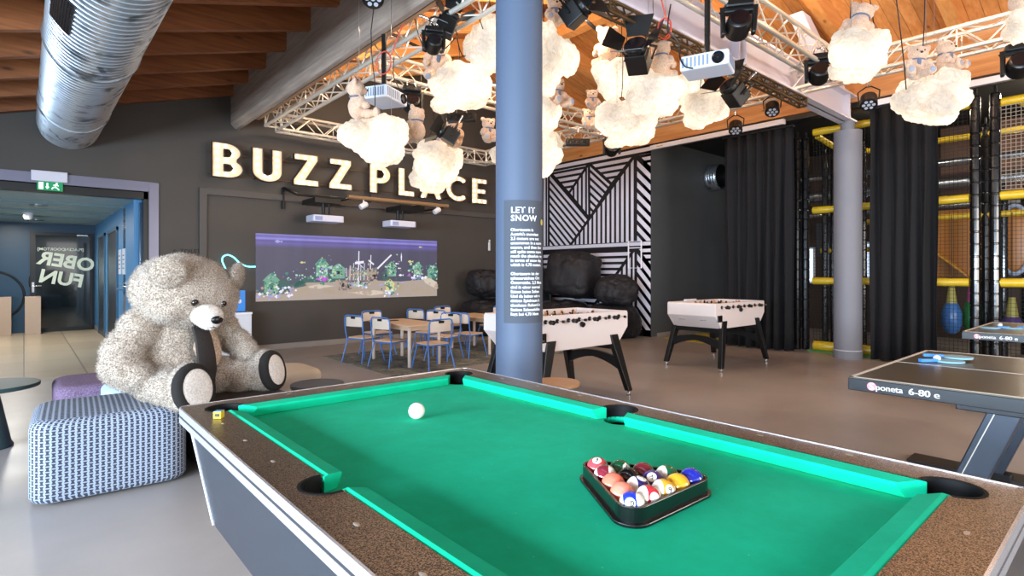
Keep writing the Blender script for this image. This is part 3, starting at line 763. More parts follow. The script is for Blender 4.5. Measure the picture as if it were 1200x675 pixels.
# chalk
c = at(256.5, 490, PZ)
root = thing('chalk_cube', 'yellow chalk cube with dark print on the black table rail', 'chalk', (c.x, c.y, PZ+.001), radians(-38))
MB().box((-.0125, -.0125, 0), (.0125, .0125, .022)).build('cube', mat('chalk_label_yellow', '#d9b91f', .5), root, bevel=.001)
MB().box((-.0122, -.0122, .022), (.0122, .0122, .0235)).build('chalk_face', mat('chalk_blue', '#6d93a8', .9), root, bevel=.001)
MB().box((-.008, -.0131, .006), (.008, -.0124, .016)).build('label_print', mat('label_dark', '#3a3408', .6), root)
# ================================================================ POUFS AND SMALL TABLES
def pouf(name, x0, y0, x1, y1, h, m_, label, ang=0, r=.12, corners=None):
    """soft block: rounded plan, rolled top edge; UVs wrap the fabric weave around it"""
    cx, cy = (x0+x1)/2, (y0+y1)/2
    base = rrect(x0-cx, y0-cy, x1-cx, y1-cy, r, 8)
    if corners: base = corners
    n = len(base); e = .055
    rings = [(0, .018), (-.006, .022)]
    levels = [(.012, .02), (0, .04), (0, .12), (0, h-e)]+[(e*(1-cos(t*pi/12)), h-e+e*sin(t*pi/12)) for t in range(1, 7)]
    bm = bmesh.new(); uvl = bm.loops.layers.uv.new('UVMap'); rows = []; per = 0; us = [0]
    for i in range(n): per += math.dist(base[i], base[(i+1) % n]); us.append(per)
    for inn, z in levels:
        row = []
        for x, y in base:
            L_ = math.hypot(x, y); k = max(0, (L_-inn*1.2)/L_); row.append(bm.verts.new((x*k, y*k, z)))
        rows.append(row)
    for a in range(len(rows)-1):
        for i in range(n):
            j = (i+1) % n; f = bm.faces.new((rows[a][i], rows[a][j], rows[a+1][j], rows[a+1][i])); f.smooth = True
            va = levels[a][1]+levels[a][0]; vb = levels[a+1][1]+levels[a+1][0]
            for lp, uv in zip(f.loops, ((us[i], va), (us[i+1], va), (us[i+1], vb), (us[i], vb))): lp[uvl].uv = uv
    # domed top in concentric rings
    prev = rows[-1]
    for k, dz in ((.8, .004), (.5, .008), (.2, .010)):
        row = [bm.verts.new((v.co.x*k, v.co.y*k, h+dz)) for v in rows[-1]]
        for i in range(n):
            j = (i+1) % n; f = bm.faces.new((prev[i], prev[j], row[j], row[i])); f.smooth = True
        prev = row
    c0 = bm.verts.new((0, 0, h+.011))
    for i in range(n): f = bm.faces.new((prev[i], prev[(i+1) % n], c0)); f.smooth = True
    bm.faces.ensure_lookup_table()
    for f in bm.faces:
        if f.calc_center_median().z > h-.003:
            for lp in f.loops: lp[uvl].uv = (lp.vert.co.x, lp.vert.co.y)
    me = bpy.data.meshes.new(name); bm.to_mesh(me); bm.free(); me.materials.append(m_)
    o = bpy.data.objects.new(name, me); COL.objects.link(o); o.location = (cx, cy, 0); o.rotation_euler = (0, 0, ang)
    tag(o, label, 'pouf')
    for sx in (-1, 1):
        for sy in (-1, 1): MB().lathe([(.02, 0), (.02, .03)], 10, 0, Matrix.Translation((sx*((x1-x0)/2-.12), sy*((y1-y0)/2-.12), 0))).build('foot', M_black, o)
    return o
M_pat = fabric_pattern('blue_grey_woven_pattern', '#363a48', '#979fae', 36)
M_purp = mat('purple_tweed', '#75607a', .95, var=.6, vs=140, bump=.3, bs=200)
M_lblue = mat('pale_blue_felt', '#a9c3d6', .9, bump=.1, bs=200)
M_brown = mat('dark_brown_felt', '#4f443b', .9, bump=.1, bs=200)
M_creamf = mat('cream_felt', '#cfc0ad', .9)
pouf('pouf', .03, 4.00, .80, 4.72, .475, M_pat, 'blue-grey and white geometric patterned pouf in front of the giant teddy bear', radians(-3))
pouf('pouf', .17, 5.30, 1.02, 5.98, .45, M_purp, 'purple tweed pouf behind the patterned pouf')
pouf('pouf', .43, 4.80, 1.05, 5.26, .48, M_lblue, 'pale blue pouf between the purple and the patterned pouf')
pouf('pouf', .88, 3.76, 1.46, 4.66, .44, M_brown, 'dark brown pouf under the legs of the giant teddy bear', radians(6))
pouf('pouf', 1.28, 4.84, 2.02, 5.42, .45, M_creamf, 'cream pouf behind the foot of the giant teddy bear')
def side_table(x, y, h, r, m_top, m_leg, label, cone=True):
    root = thing('side_table', label, 'side table', (x, y, 0))
    MB().lathe([(r-.006, h-.03), (r, h-.024), (r, h-.004), (r-.004, h)], 40).build('tabletop', m_top, root, smooth=40)
    prof = [(.14, 0), (.145, .01), (.13, .04), (.06, h-.05), (.055, h-.03)] if cone else [(.12, 0), (.12, .012), (.025, .03), (.02, h-.03)]
    MB().lathe(prof, 32).build('base', m_leg, root, smooth=40)
M_dgreen = mat('dark_teal_lacquer', '#2c4241', .5)
c = at(-14, 451, .47); side_table(c.x, c.y, .47, .30, M_dgreen, M_dgreen, 'round dark teal side table with cone base at the left picture edge')
c = at(372, 449, .44); side_table(c.x, c.y, .44, .20, mat('dark_olive_top', '#3a3730', .3), M_black, 'round dark olive side table behind the pool table and bear foot')
c = at(652, 447, .42); side_table(c.x, c.y, .42, .19, mat('light_wood_top', '#c79a6e', .4), M_black, 'round light wood side table behind the blue-grey column', False)
# white cabinet with blue tablet by the wall
root = thing('white_cabinet', 'plain white box cabinet behind the giant teddy bear', 'cabinet', (2.33, 9.45, 0))
MB().box((-.35, -.2, .02), (.35, .2, .66)).build('body', M_white, root, bevel=.004)
MB().box((-.36, -.21, .66), (.36, .21, .69)).build('top', mat('white_top', '#efeff5', .3), root, bevel=.004)
root = thing('display_card', 'bright blue upright card with a white dot on the white cabinet', 'display card', (2.53, 9.38, .69))
MB().box((-.09, -.01, 0), (.09, .01, .34)).build('card', mat('bright_blue_card', '#1f78c8', .4, emit='#1f78c8', es=.3), root, bevel=.004)
MB().disc((.0, -.011, .17), .035, (0, -1, 0)).build('dot', M_white, root)
MB().box((-.10, -.05, 0), (.10, .05, .012)).build('foot', M_black, root)
# ================================================================ GIANT TEDDY BEAR
M_padw = fur_mat('cream_short_plush', '#cfc4b9', '#e8e0d6', 90)
M_dkplush = mat('black_plush', '#17120f', .9, bump=.4, bs=200)
M_nose = mat('black_nose', '#0c0b0c', .35)
bear = thing('giant_teddy_bear', 'giant grey-brown teddy bear with a dark tie sitting on the poufs', 'teddy bear', (.80, 4.45, .475), radians(30))
hp = Euler((radians(24), radians(5), radians(-9)))
Mh = Matrix.Translation((-.01, -.10, .70)) @ hp.to_matrix().to_4x4()
def H(x, y, z): return tuple(Mh @ Vector((x, y, z)))
balls = [
 ((0, .03, .20), (.29, .25, .25)), ((0, .02, .38), (.25, .21, .24)), ((0, 0, .52), (.19, .17, .14)),
 (H(0, 0, 0), (.345, .285, .242), hp), (H(-.15, -.05, -.05), (.17, .2, .14), hp), (H(.15, -.05, -.05), (.17, .2, .14), hp),
 ((-.27, .02, .45), (.12, .12, .14)), ((-.36, .03, .33), (.12, .12, .16), (0, radians(25), 0)), ((-.39, .0, .24), (.12, .13, .13)), ((-.355, -.06, .18), (.11, .13, .10)),
 ((.26, 0, .48), (.12, .12, .12)), ((.33, -.06, .40), (.115, .12, .12)), ((.37, -.14, .32), (.105, .12, .10)), ((.37, -.22, .26), (.095, .10, .09)), ((.36, -.27, .235), (.085, .08, .075)),
 ((-.20, -.12, .10), (.17, .2, .13)), ((-.25, -.28, .09), (.145, .18, .12)), ((-.30, -.42, .11), (.13, .10, .14)), ((-.325, -.48, .125), (.135, .07, .155), (radians(-12), 0, 0)),
 ((.20, -.12, .10), (.17, .2, .13)), ((.27, -.27, .085), (.14, .18, .11)), ((.33, -.42, .10), (.125, .10, .12)), ((.345, -.46, .125), (.13, .07, .145), (radians(-12), 0, radians(10)))]
blob('body', balls, M_fur, bear, .013, 5, .010, 9, 52000, .022, seed=3)
for s in (-1, 1):
    blob('ear', [(H(s*.275 if s > 0 else -.262, -.07 if s > 0 else -.15, .165 if s > 0 else .185), (.105, .040, .105), (radians(12), 0, radians(s*(28 if s > 0 else 42)))), (H(s*.25, -.04 if s > 0 else -.10, .14), (.07, .05, .07))], M_fur, bear, .011, 4, .004, 12, 3500, .018, seed=9)
mz = blob('muzzle', [(H(0, -.285, -.045), (.105, .085, .078), hp), (H(0, -.325, -.065), (.075, .06, .058), hp)], M_padw, bear, .008, 5, .002, 20, 2500, .008)
MB().ball((0, 0, 0), (.040, .022, .028), 20, 12, 0, Matrix.Translation(H(0.01, -.383, -.030)) @ hp.to_matrix().to_4x4()).build('nose', M_nose, bear, smooth=180)
MB().tube([H(-.03, -.370, -.090), H(0, -.383, -.080), H(.03, -.370, -.090)], .004, 6).build('mouth', M_nose, bear)
for s in (-1, 1):
    MB().ball((0, 0, 0), (.022, .016, .024), 16, 12, 0, Matrix.Translation(H(s*.10, -.268, .035)) @ hp.to_matrix().to_4x4()).build('eye', mat('brown_glass_eye', '#1c0f08', .1, coat=.5), bear, smooth=180)
for s, c, e in ((-1, (-.327, -.545, .125), (radians(-12), 0, 0)), (1, (.353, -.525, .125), (radians(-12), 0, radians(10)))):
    Rm = Matrix.Translation(c) @ Euler(e).to_matrix().to_4x4()
    k = 1.0 if s < 0 else .93
    vs = []; fs = []
    for i, (r, y) in enumerate(((.135*k, .045), (.142*k, .012), (.130*k, -.012), (.105*k, -.016))):
        for j in range(32): vs.append((r*cos(j*pi/16), y, r*1.12*sin(j*pi/16)))
    for i in range(3):
        for j in range(32): fs.append((i*32+j, i*32+(j+1) % 32, (i+1)*32+(j+1) % 32, (i+1)*32+j))
    MB().add(vs, fs, 0, Rm).build('sole_ring', M_dkplush, bear, smooth=180)
    o = MB().ball((0, -.008, 0), (.112*k, .016, .126*k), 32, 12, 0, Rm).build('sole', M_padw, bear, smooth=180); o['label'] = 'cream foot sole'
# belly patch and tie
M_bel = fur_mat('beige_belly_plush', '#b59a82', '#d9c2ab', 60)
blob('belly', [((.075, -.15, .25), (.13, .095, .20)), ((.06, -.12, .42), (.09, .085, .12))], M_bel, bear, .011, 5, .004, 12, 5000, .015)
pts = [(-.02, -.20, .545), (-.02, -.245, .47), (-.01, -.272, .38), (0, -.285, .27), (.01, -.285, .17), (.02, -.275, .06)]
wd = [.05, .055, .062, .068, .07, .05]
vs = []; fs = []
for (x, y, z), w_ in zip(pts, wd): vs += [(x-w_, y+.012, z), (x, y-.004, z), (x+w_, y+.012, z), (x+w_, y+.03, z), (x-w_, y+.03, z)]
for i in range(len(pts)-1):
    for j in range(5): fs.append((i*5+j, i*5+(j+1) % 5, (i+1)*5+(j+1) % 5, (i+1)*5+j))
fs += [(0, 1, 2, 3, 4), tuple(len(pts)*5-5+j for j in (4, 3, 2, 1, 0))]
o = MB().add(vs, fs).build('tie', mat('dark_tie_cloth', '#2b2422', .8, bump=.3, bs=90), bear, smooth=60); o['label'] = 'dark brown tie'
# ================================================================ RUG, CHILDREN'S TABLES AND CHAIRS
def rug_mat():
    m, nt, b = newmat('patterned_rug'); L = nt.links; tc = N(nt, 'ShaderNodeTexCoord')
    n = N(nt, 'ShaderNodeTexNoise', Scale=6.0, Detail=7.0, Roughness=.75, Distortion=.6); L.new(tc.outputs['Object'], n.inputs['Vector'])
    cr = N(nt, 'ShaderNodeValToRGB'); cr.color_ramp.elements[0].position = .4; cr.color_ramp.elements[1].position = .6
    cr.color_ramp.elements[0].color = srgb('#47545d'); cr.color_ramp.elements[1].color = srgb('#8f8a78')
    L.new(n.outputs['Fac'], cr.inputs['Fac']); L.new(cr.outputs[0], b.inputs['Base Color']); b.inputs['Roughness'].default_value = .95; return m
o = MB().box((3.50, 6.28, .001), (7.0, 8.5, .010)).build('rug', rug_mat(), bevel=.003); tag(o, 'large worn blue-grey patterned rug under the children\'s tables', 'rug')
M_beech = mat('light_beech', '#dcbd9d', .45, var=.06, vs=3)
M_bluet = mat('blue_chair_tube', '#4a7cc4', .35)
M_beechl = mat('pale_beech_back', '#e6d3c0', .4)
def kid_table(x0, y0, x1, y1, label):
    cx, cy = (x0+x1)/2, (y0+y1)/2; w, d = (x1-x0)/2, (y1-y0)/2
    root = thing('low_table', label, 'table', (cx, cy, .010), 0, 'children\'s tables')
    MB().box((-w, -d, .555), (w, d, .578)).build('tabletop', M_beech, root, bevel=.006)
    MB().box((-w+.04, -d+.04, .50), (w-.04, -d+.06, .555)).box((-w+.04, d-.06, .50), (w-.04, d-.04, .555)).box((-w+.04, -d+.04, .50), (-w+.06, d-.04, .555)).box((w-.06, -d+.04, .50), (w-.04, d-.04, .555)).build('apron', M_beech, root)
    for sx in (-1, 1):
        for sy in (-1, 1): MB().lathe([(.020, 0), (.024, .01), (.026, .5), (.026, .555)], 16, 0, Matrix.Translation((sx*(w-.06), sy*(d-.06), 0))).build('leg', mat('pale_table_leg', '#dcc9ba', .5), root, smooth=40)
    return root
kid_table(3.90, 6.60, 4.50, 7.75, 'light wood children\'s table on the left part of the rug')
kid_table(5.50, 6.85, 6.10, 8.00, 'light wood children\'s table partly hidden by the column')
def kid_chair():
    root = thing('child_chair', None, 'chair', (0, 0, .010))
    # seat faces local -Y; back at +Y
    vs = []; 
    MB().prism(rrect(-.165, -.17, .165, .15, .05), .335, .349).build('seat', M_beech, root, bevel=.004, smooth=40)
    # curved backrest
    m = MB(); n = 8; V = []; 
    for i in range(n+1):
        t = -1+2*i/n; x = t*.150; y = .168+.018*(1-t*t)
        zt = .640-(.012 if abs(t) > .8 else 0)
        V += [(x, y, .505), (x, y, zt), (x, y+.010, zt), (x, y+.010, .505)]
    Fs = [(0, 1, 2, 3), (4*n+3, 4*n+2, 4*n+1, 4*n)]
    for i in range(n):
        for j in range(4): Fs.append((4*i+j, 4*i+(j+1) % 4, 4*(i+1)+(j+1) % 4, 4*(i+1)+j))
    m.add(V, Fs).build('backrest', M_beechl, root, smooth=40)
    # dark grip notch in the top of the backrest
    MB().box((-.04, .172, .612), (.04, .200, .643)).build('grip_notch', M_black, root, bevel=.004)
    # tube frame: legs splayed, uprights join over the backrest
    m = MB().tube([(-.165, .15, .33), (-.168, .175, .45), (-.168, .185, .60), (-.155, .190, .645), (-.12, .195, .660), (.12, .195, .660), (.155, .190, .645), (.168, .185, .60), (.168, .175, .45), (.165, .15, .33)], .0095, 8)
    m.build('back_frame', M_bluet, root, smooth=60)
    MB().tube([(-.15, -.15, .327), (.15, -.15, .327), (.165, .15, .327), (-.165, .15, .327)], .009, 8, closed=True).build('seat_frame', M_bluet, root, smooth=60)
    for sx in (-1, 1):
        MB().tube([(sx*.15, -.14, .327), (sx*.19, -.21, .0)], .0095, 8).build('leg', M_bluet, root, smooth=60)
        MB().tube([(sx*.155, .14, .327), (sx*.19, .22, .0)], .0095, 8).build('leg', M_bluet, root, smooth=60)
    return root
ch = kid_chair(); first = True
def chair(x, y, face, label):
    global first
    # face = direction the sitter looks, degrees from +X
    rz = radians(face+90); t = ch if first else dup(ch, (x, y, .010), rz)
    first = False; t.location = (x, y, .010); t.rotation_euler = (0, 0, rz); t.scale = (1.06, 1.06, 1.03); t['label'] = label; t['group'] = 'children\'s chairs around the low tables'; return t
chair(3.76, 7.62, 18, 'blue-framed child chair farthest left, beside the left table')
chair(3.86, 7.00, 16, 'blue-framed child chair in front of the leftmost chair, facing right')
chair(4.24, 8.10, -88, 'blue-framed child chair at the wall end of the left table')
chair(4.14, 6.35, 88, 'blue-framed child chair nearest the camera, seen from behind')
chair(4.90, 7.62, 205, 'blue-framed child chair between the tables, farther of the two facing left')
chair(4.74, 6.98, 203, 'blue-framed child chair behind the nearest chair, facing left')
chair(5.78, 8.36, -90, 'blue-framed child chair with orange-toned back at the wall end of the right table')
chair(5.22, 7.02, 14, 'blue-framed child chair with grey-looking back just left of the column')
chair(5.16, 8.24, 20, 'blue-framed child chair mostly hidden between the two tables')
chair(6.38, 7.86, 182, 'blue-framed child chair nearest the column, behind the foosball table end')
# scissors-like dark thing on the table
root = thing('tablet_stand', 'small dark flat object lying on the left children\'s table', 'object', (4.12, 7.45, .589))
MB().prism(rrect(-.10, -.06, .10, .06, .015), 0, .008).build('board', mat('dark_board', '#2c2620', .5), root, bevel=.002)
MB().box((-.08, -.02, .008), (.04, -.01, .012)).box((-.04, .01, .008), (.08, .02, .012)).build('marks', mat('brown_marks', '#7a5636', .5), root)
# ================================================================ FOOSBALL TABLES
M_fb = mat('white_foosball_body', '#ddd0cc', .35); M_ch2 = mat('rod_chrome', '#cfcfd2', .15, 1)
M_tip = mat('black_rod_tip', '#0a0a0a', .3); M_field = mat('cream_playfield', '#e6cdb0', .35)
def foosball(x, y, rz, label):
    root = thing('foosball_table', label, 'foosball table', (x, y, 0), rz, 'white foosball tables')
    L_, W_, T, Bm = .70, .36, .90, .56        # half length (x), half width (y), top, bottom
    k = .10
    # hollow body: walls with bevelled lower ends
    side = [(-L_+.015, T), (-L_, T-.02), (-L_, T-.17), (-L_+.16, Bm), (L_-.16, Bm), (L_, T-.17), (L_, T-.02), (L_-.015, T)]
    for s in (-1, 1):
        m = MB()
        a, b = (s*W_, s*(W_-.035)) if s > 0 else (s*(W_-.035), s*W_)
        vs = [(p[0], a, p[1]) for p in side]+[(p[0], b, p[1]) for p in side]; n = len(side)
        m.add(vs, [tuple(range(n)), tuple(reversed(range(n, 2*n)))]+[(i, n+i, n+(i+1) % n, (i+1) % n) for i in range(n)])
        m.build('side_panel', M_fb, root, bevel=.006)
    for s in (-1, 1):
        m = MB()
        pr = [(s*(L_-.015), T), (s*L_, T-.02), (s*L_, T-.17), (s*(L_-.16), Bm), (s*(L_-.19), Bm), (s*(L_-.05), T-.16), (s*(L_-.06), T)]
        n = len(pr); vs = [(p[0], -W_+.034, p[1]) for p in pr]+[(p[0], W_-.034, p[1]) for p in pr]
        m.add(vs, [tuple(range(n)), tuple(reversed(range(n, 2*n)))]+[(i, n+i, n+(i+1) % n, (i+1) % n) for i in range(n)])
        ep = m.build('end_panel', M_fb, root, bevel=.006)
        for yy in (-.16, .16):
            xs = s*(L_-.055); MB().cbox((xs, yy, T-.232), (.03, .09, .006)).build('handle_strip', M_ch2, ep)
    MB().box((-L_+.17, -W_+.03, Bm), (L_-.17, W_-.03, Bm+.02)).build('bottom_panel', M_fb, root)
    MB().box((-L_+.05, -W_+.03, T-.13), (L_-.05, W_-.03, T-.115)).build('playfield', M_field, root)
    # eight rods with grips, bearings and players
    for i in range(8):
        xx = -.54+i*1.08/7; sd = 1 if i % 2 else -1; z = T-.055; sh = (.03, -.05, .07, -.02, .05, -.06, .02, -.04)[i]
        r = MB().tube([(xx, -W_-.09+sh*.3, z), (xx, W_+.09+sh*.3, z)], .0075, 8).build('rod', M_ch2, root, smooth=60)
        m = MB().lathe([(.018, 0), (.023, .012), (.019, .03), (.023, .05), (.016, .06)], 12, 0, Matrix.Translation((xx, sd*(W_+.06), z)) @ Matrix.Rotation(-sd*pi/2, 4, 'X'))
        m.build('grip', M_tip, r, smooth=40); m = MB().lathe([(.014, 0), (.014, .02)], 12, 0, Matrix.Translation((xx, -sd*(W_+.075), z)) @ Matrix.Rotation(sd*pi/2, 4, 'X'))
        m.build('rod_end', M_tip, r, smooth=40)
        for s in (-1, 1): MB().lathe([(.022, 0), (.020, .012)], 14, 0, Matrix.Translation((xx, s*W_, z)) @ Matrix.Rotation(-s*pi/2, 4, 'X')).build('bearing', M_tip, root, smooth=40)
        cnt = (1, 2, 3, 5, 5, 3, 2, 1)[i]; m = MB()
        for q in range(cnt):
            yy = (q-(cnt-1)/2)*(.56/cnt)+sh*.3
            m.cbox((xx, yy, z-.015), (.018, .024, .09)).ball((xx, yy, z+.04), .014, 8, 6).cbox((xx, yy, z-.065), (.03, .026, .018))
        m.build('player', [M_tip, mat('wood_player', '#b9855a', .5)][i % 2], r)
    # score slides
    MB().box((-.30, W_-.05, T), (-.02, W_-.01, T+.022)).build('score_rail', M_white, root, bevel=.003)
    MB().tube([(-.04, -W_-.0, T-.10), (-.04, -W_-.03, T-.11)], .026, 12).build('ball_return_cup', M_tip, root, smooth=50)
    MB().box((-L_+.05, -W_-.012, T-.25), (-L_+.17, -W_+.002, T-.16)).build('coin_box', M_tip, root, bevel=.01)
    MB().box((-L_+.08, -W_-.015, T-.235), (-L_+.14, -W_-.011, T-.222)).build('coin_plate', M_ch2, root)
    # black legs with arched braces
    for sx in (-1, 1):
        for sy in (-1, 1):
            x0, x1_ = sx*(L_-.24), sx*(L_-.05); y0, y1_ = sy*(W_-.02), sy*(W_+.05)
            vs = []
            for (xx, yy, z, w) in ((x0-sx*.0, y0, .66, .062), (x1_, y1_, .055, .032)):
                for a, b in ((-w, -.03), (w, -.03), (w, .03), (-w, .03)): vs.append((xx+a, yy+b, z))
            m = MB().add(vs, [(0, 1, 2, 3), (7, 6, 5, 4), (0, 4, 5, 1), (1, 5, 6, 2), (2, 6, 7, 3), (3, 7, 4, 0)])
            lg = m.build('leg', M_black, root, bevel=.006)
            MB().lathe([(.024, 0), (.026, .014), (.010, .018), (.010, .03), (.022, .032), (.022, .045), (.010, .047), (.010, .06)], 16, 0, Matrix.Translation((x1_, y1_, 0))).build('levelling_foot', M_chrome, lg, smooth=30)
            for t in (0.0, 1.0): 
                MB().disc((x0+sx*.02-.02+.04*t, sy*(W_+.012), .63-.07*t), .008, (0, sy, 0)).build('bolt', M_chrome, lg)
    for sx in (-1, 1):
        xc = sx*(L_-.135); m = MB(); V = []; n = 12
        for i in range(n+1):
            t = -1+2*i/n; yy = t*(W_+.0); zt = .40+.055*(1-t*t); zb = .31+.075*(1-t*t)-.03*abs(t)
            V += [(xc-.02, yy, zb), (xc-.02, yy, zt), (xc+.02, yy, zt), (xc+.02, yy, zb)]
        Fs = [(0, 1, 2, 3), (4*n+3, 4*n+2, 4*n+1, 4*n)]
        for i in range(n):
            for j in range(4): Fs.append((4*i+j, 4*i+(j+1) % 4, 4*(i+1)+(j+1) % 4, 4*(i+1)+j))
        m.add(V, Fs).build('brace', M_black, root, smooth=50)
        MB().box((sx*(L_-.2)-.02, -W_+.02, .50), (sx*(L_-.2)+.02, W_-.02, .565)).build('top_brace', M_black, root)
    return root
foosball(4.18, 4.06, 0, 'white foosball table right behind the blue-grey text column')
foosball(7.48, 4.10, 0, 'white foosball table in front of the dark wall, clear of the column')
# ================================================================ TABLE TENNIS TABLES
M_tt = mat('dark_green_table_top', '#5c5344', .28, var=.04, vs=2); M_apron = mat('black_apron', '#0e1118', .35)
M_wl = mat('white_line', '#ece6da', .4); M_leg = mat('slate_blue_steel', '#3c434f', .35, .3)
M_pink = mat('pink_logo_disc', '#f08a98', .5, emit='#f08a98', es=.15); M_print = mat('white_print', '#f4f4f4', .5, emit='#ffffff', es=.2)
def tabletennis(x0, y1, label, full):
    """table with its long side along -Y from (x0, y1)"""
    root = thing('table_tennis_table', label, 'table tennis table', (x0, y1, 0), 0, 'table tennis tables')
    W_, L_ = 1.525, 2.74
    for a, b in ((0, -L_/2+.01), (-L_/2-.01, -L_)):
        tp = MB().box((0, b, .735), (W_, a, .758)).build('tabletop', M_tt, root, bevel=.002)
        m = MB().box((0, b, .7585), (.02, a, .7592)).box((W_-.02, b, .7585), (W_, a, .7592)).box((W_/2-.0015, b, .7585), (W_/2+.0015, a, .7592))
        if a == 0: m.box((0, -.02, .7585), (W_, 0, .7592))
        else: m.box((0, -L_, .7585), (W_, -L_+.02, .7592))
        m.build('white_lines', M_wl, tp)
        MB().box((-.004, b, .690), (.03, a+.004 if a == 0 else a, .752)).build('apron', M_apron, root, bevel=.003)
        MB().box((W_-.03, b, .690), (W_+.004, a+.004 if a == 0 else a, .752)).build('apron', M_apron, root, bevel=.003)
        yy = a-.0 if a == 0 else b
        MB().box((0, yy-.03 if a == 0 else yy, .690), (W_, yy+.004 if a == 0 else yy+.03, .752)).build('apron', M_apron, root, bevel=.003)
    # lettering on the side that faces the camera
    def tx(body, s, y, z, b=.002, sx=1.0):
        v, f = text(body, s, .001, 0, 'LEFT', 3, sx); m = MB()
        for q in (-1, 0, 1): m.add(v, f, 0, basis((-.0055, y+q*b*.5, z), (0, -1, 0), (0, 0, 1)))
        m.build('lettering', M_print, root)
    MB().disc((-.0045, -.105, .722), .021, (-1, 0, 0), 28).build('logo_disc', M_pink, root)
    tx('S', .050, -.093, .705, .0035); tx('poneta', .042, -.122, .708, .0022, 1.0); tx('6-80 e', .044, -.262, .707, .0028, 1.1)
    # slanted box legs and floor bars
    for yt, yb in ((-.615, -.375), (-L_+.615, -L_+.375)):
        for xx in (.10, W_-.22):
            vs = []
            for (y_, z, w) in ((yt, .69, .062), (yb, .05, .062)):
                for a, b in ((0, -w), (.12, -w), (.12, w), (0, w)): vs.append((xx+a, y_+b, z))
            lg = MB().add(vs, [(0, 1, 2, 3), (7, 6, 5, 4), (0, 4, 5, 1), (1, 5, 6, 2), (2, 6, 7, 3), (3, 7, 4, 0)]).build('leg', M_leg, root, bevel=.006)
            sg = 1 if yb > yt else -1
            MB().tube([(xx-.003, yt+sg*.035, .68), (xx-.003, yb+sg*.035, .06)], .0025, 6).build('edge_line', M_wl, lg)
            MB().box((xx+.01, yb-.10, 0), (xx+.11, yb+.10, .05)).build('foot', M_black, lg, bevel=.008)
    MB().box((.02, -.98, .665), (.10, -.44, .690)).build('latch_bar', M_apron, root, bevel=.004)
    MB().box((W_-.20, -L_+.1, .0), (W_-.0, .07, .02)).build('floor_bar', mat('dark_floor_bar', '#2a2623', .5), root, bevel=.004)
    # net
    nt_ = MB().tube([(-.15, -L_/2, .76), (-.15, -L_/2, .912)], .008, 8).tube([(W_+.15, -L_/2, .76), (W_+.15, -L_/2, .912)], .008, 8).tube([(-.15, -L_/2, .77), (0.0, -L_/2, .745)], .006, 6).tube([(W_+.15, -L_/2, .77), (W_, -L_/2, .745)], .006, 6).build('net_post', M_blackm, root, smooth=60)
    m = MB().box((-.15, -L_/2-.003, .900), (W_+.15, -L_/2+.003, .914))
    for i in range(41): x = -.15+i*(W_+.3)/40; m.box((x-.001, -L_/2-.0005, .762), (x+.001, -L_/2+.0005, .9))
    for i in range(6): z = .766+i*.024; m.box((-.15, -L_/2-.0005, z-.001), (W_+.15, -L_/2+.0005, z+.001))
    m.build('net', mat('black_net', '#15171c', .7), root)
    return root
tabletennis(3.26, 1.045, 'dark table tennis table nearest the pool table, with two pale blue bats', True)
tabletennis(6.57, 1.16, 'dark table tennis table farther back at the right picture edge', False)
M_bat = mat('pale_blue_rubber', '#86b0c2', .7); M_bath = mat('bat_handle_blue', '#3f86c8', .4)
def bat(loc, rz, z, label, tilt=0):
    root = thing('table_tennis_bat', label, 'table tennis bat', (loc.x, loc.y, z), rz)
    pts = [(.078*cos(t), .080*sin(t)+.0) for t in [radians(-60+300*i/24) for i in range(25)]]
    pts = [(x, y) for x, y in circle(0, .0, .078, 28)]
    MB().prism(pts, 0, .011).build('blade', M_bat, root, bevel=.0015)
    MB().prism([(-.014, -.07), (.014, -.07), (.012, -.09), (.016, -.175), (-.016, -.175), (-.012, -.09)], -.004 if tilt else 0, .020).build('handle', M_bath, root, bevel=.004)
c = at(1112, 424, .762); bat(c, radians(228), .7605, 'pale blue table tennis bat lying in front on the nearer tennis table')
c = at(1122, 419.5, .775); bat(c, radians(205), .774, 'pale blue table tennis bat lying over the other bat on the nearer tennis table')
c = at(1098, 420, .78); o = MB().ball((0, 0, 0), .020, 20, 14).build('table_tennis_ball', M_white, smooth=180); o.location = (c.x, c.y, .781); tag(o, 'white table tennis ball beside the bats on the nearer tennis table', 'ball')
c = at(1160, 384.5, .762); bat(c, radians(45), .7605, 'pale blue table tennis bat at the left on the farther tennis table')
c = at(1186, 385, .762); bat(c, radians(60), .7605, 'pale blue table tennis bat at the right on the farther tennis table')
c = at(1172, 381, .78); o = MB().ball((0, 0, 0), .020, 20, 14).build('table_tennis_ball', M_white, smooth=180); o.location = (c.x, c.y, .781); tag(o, 'white table tennis ball beside the bats on the farther tennis table', 'ball')
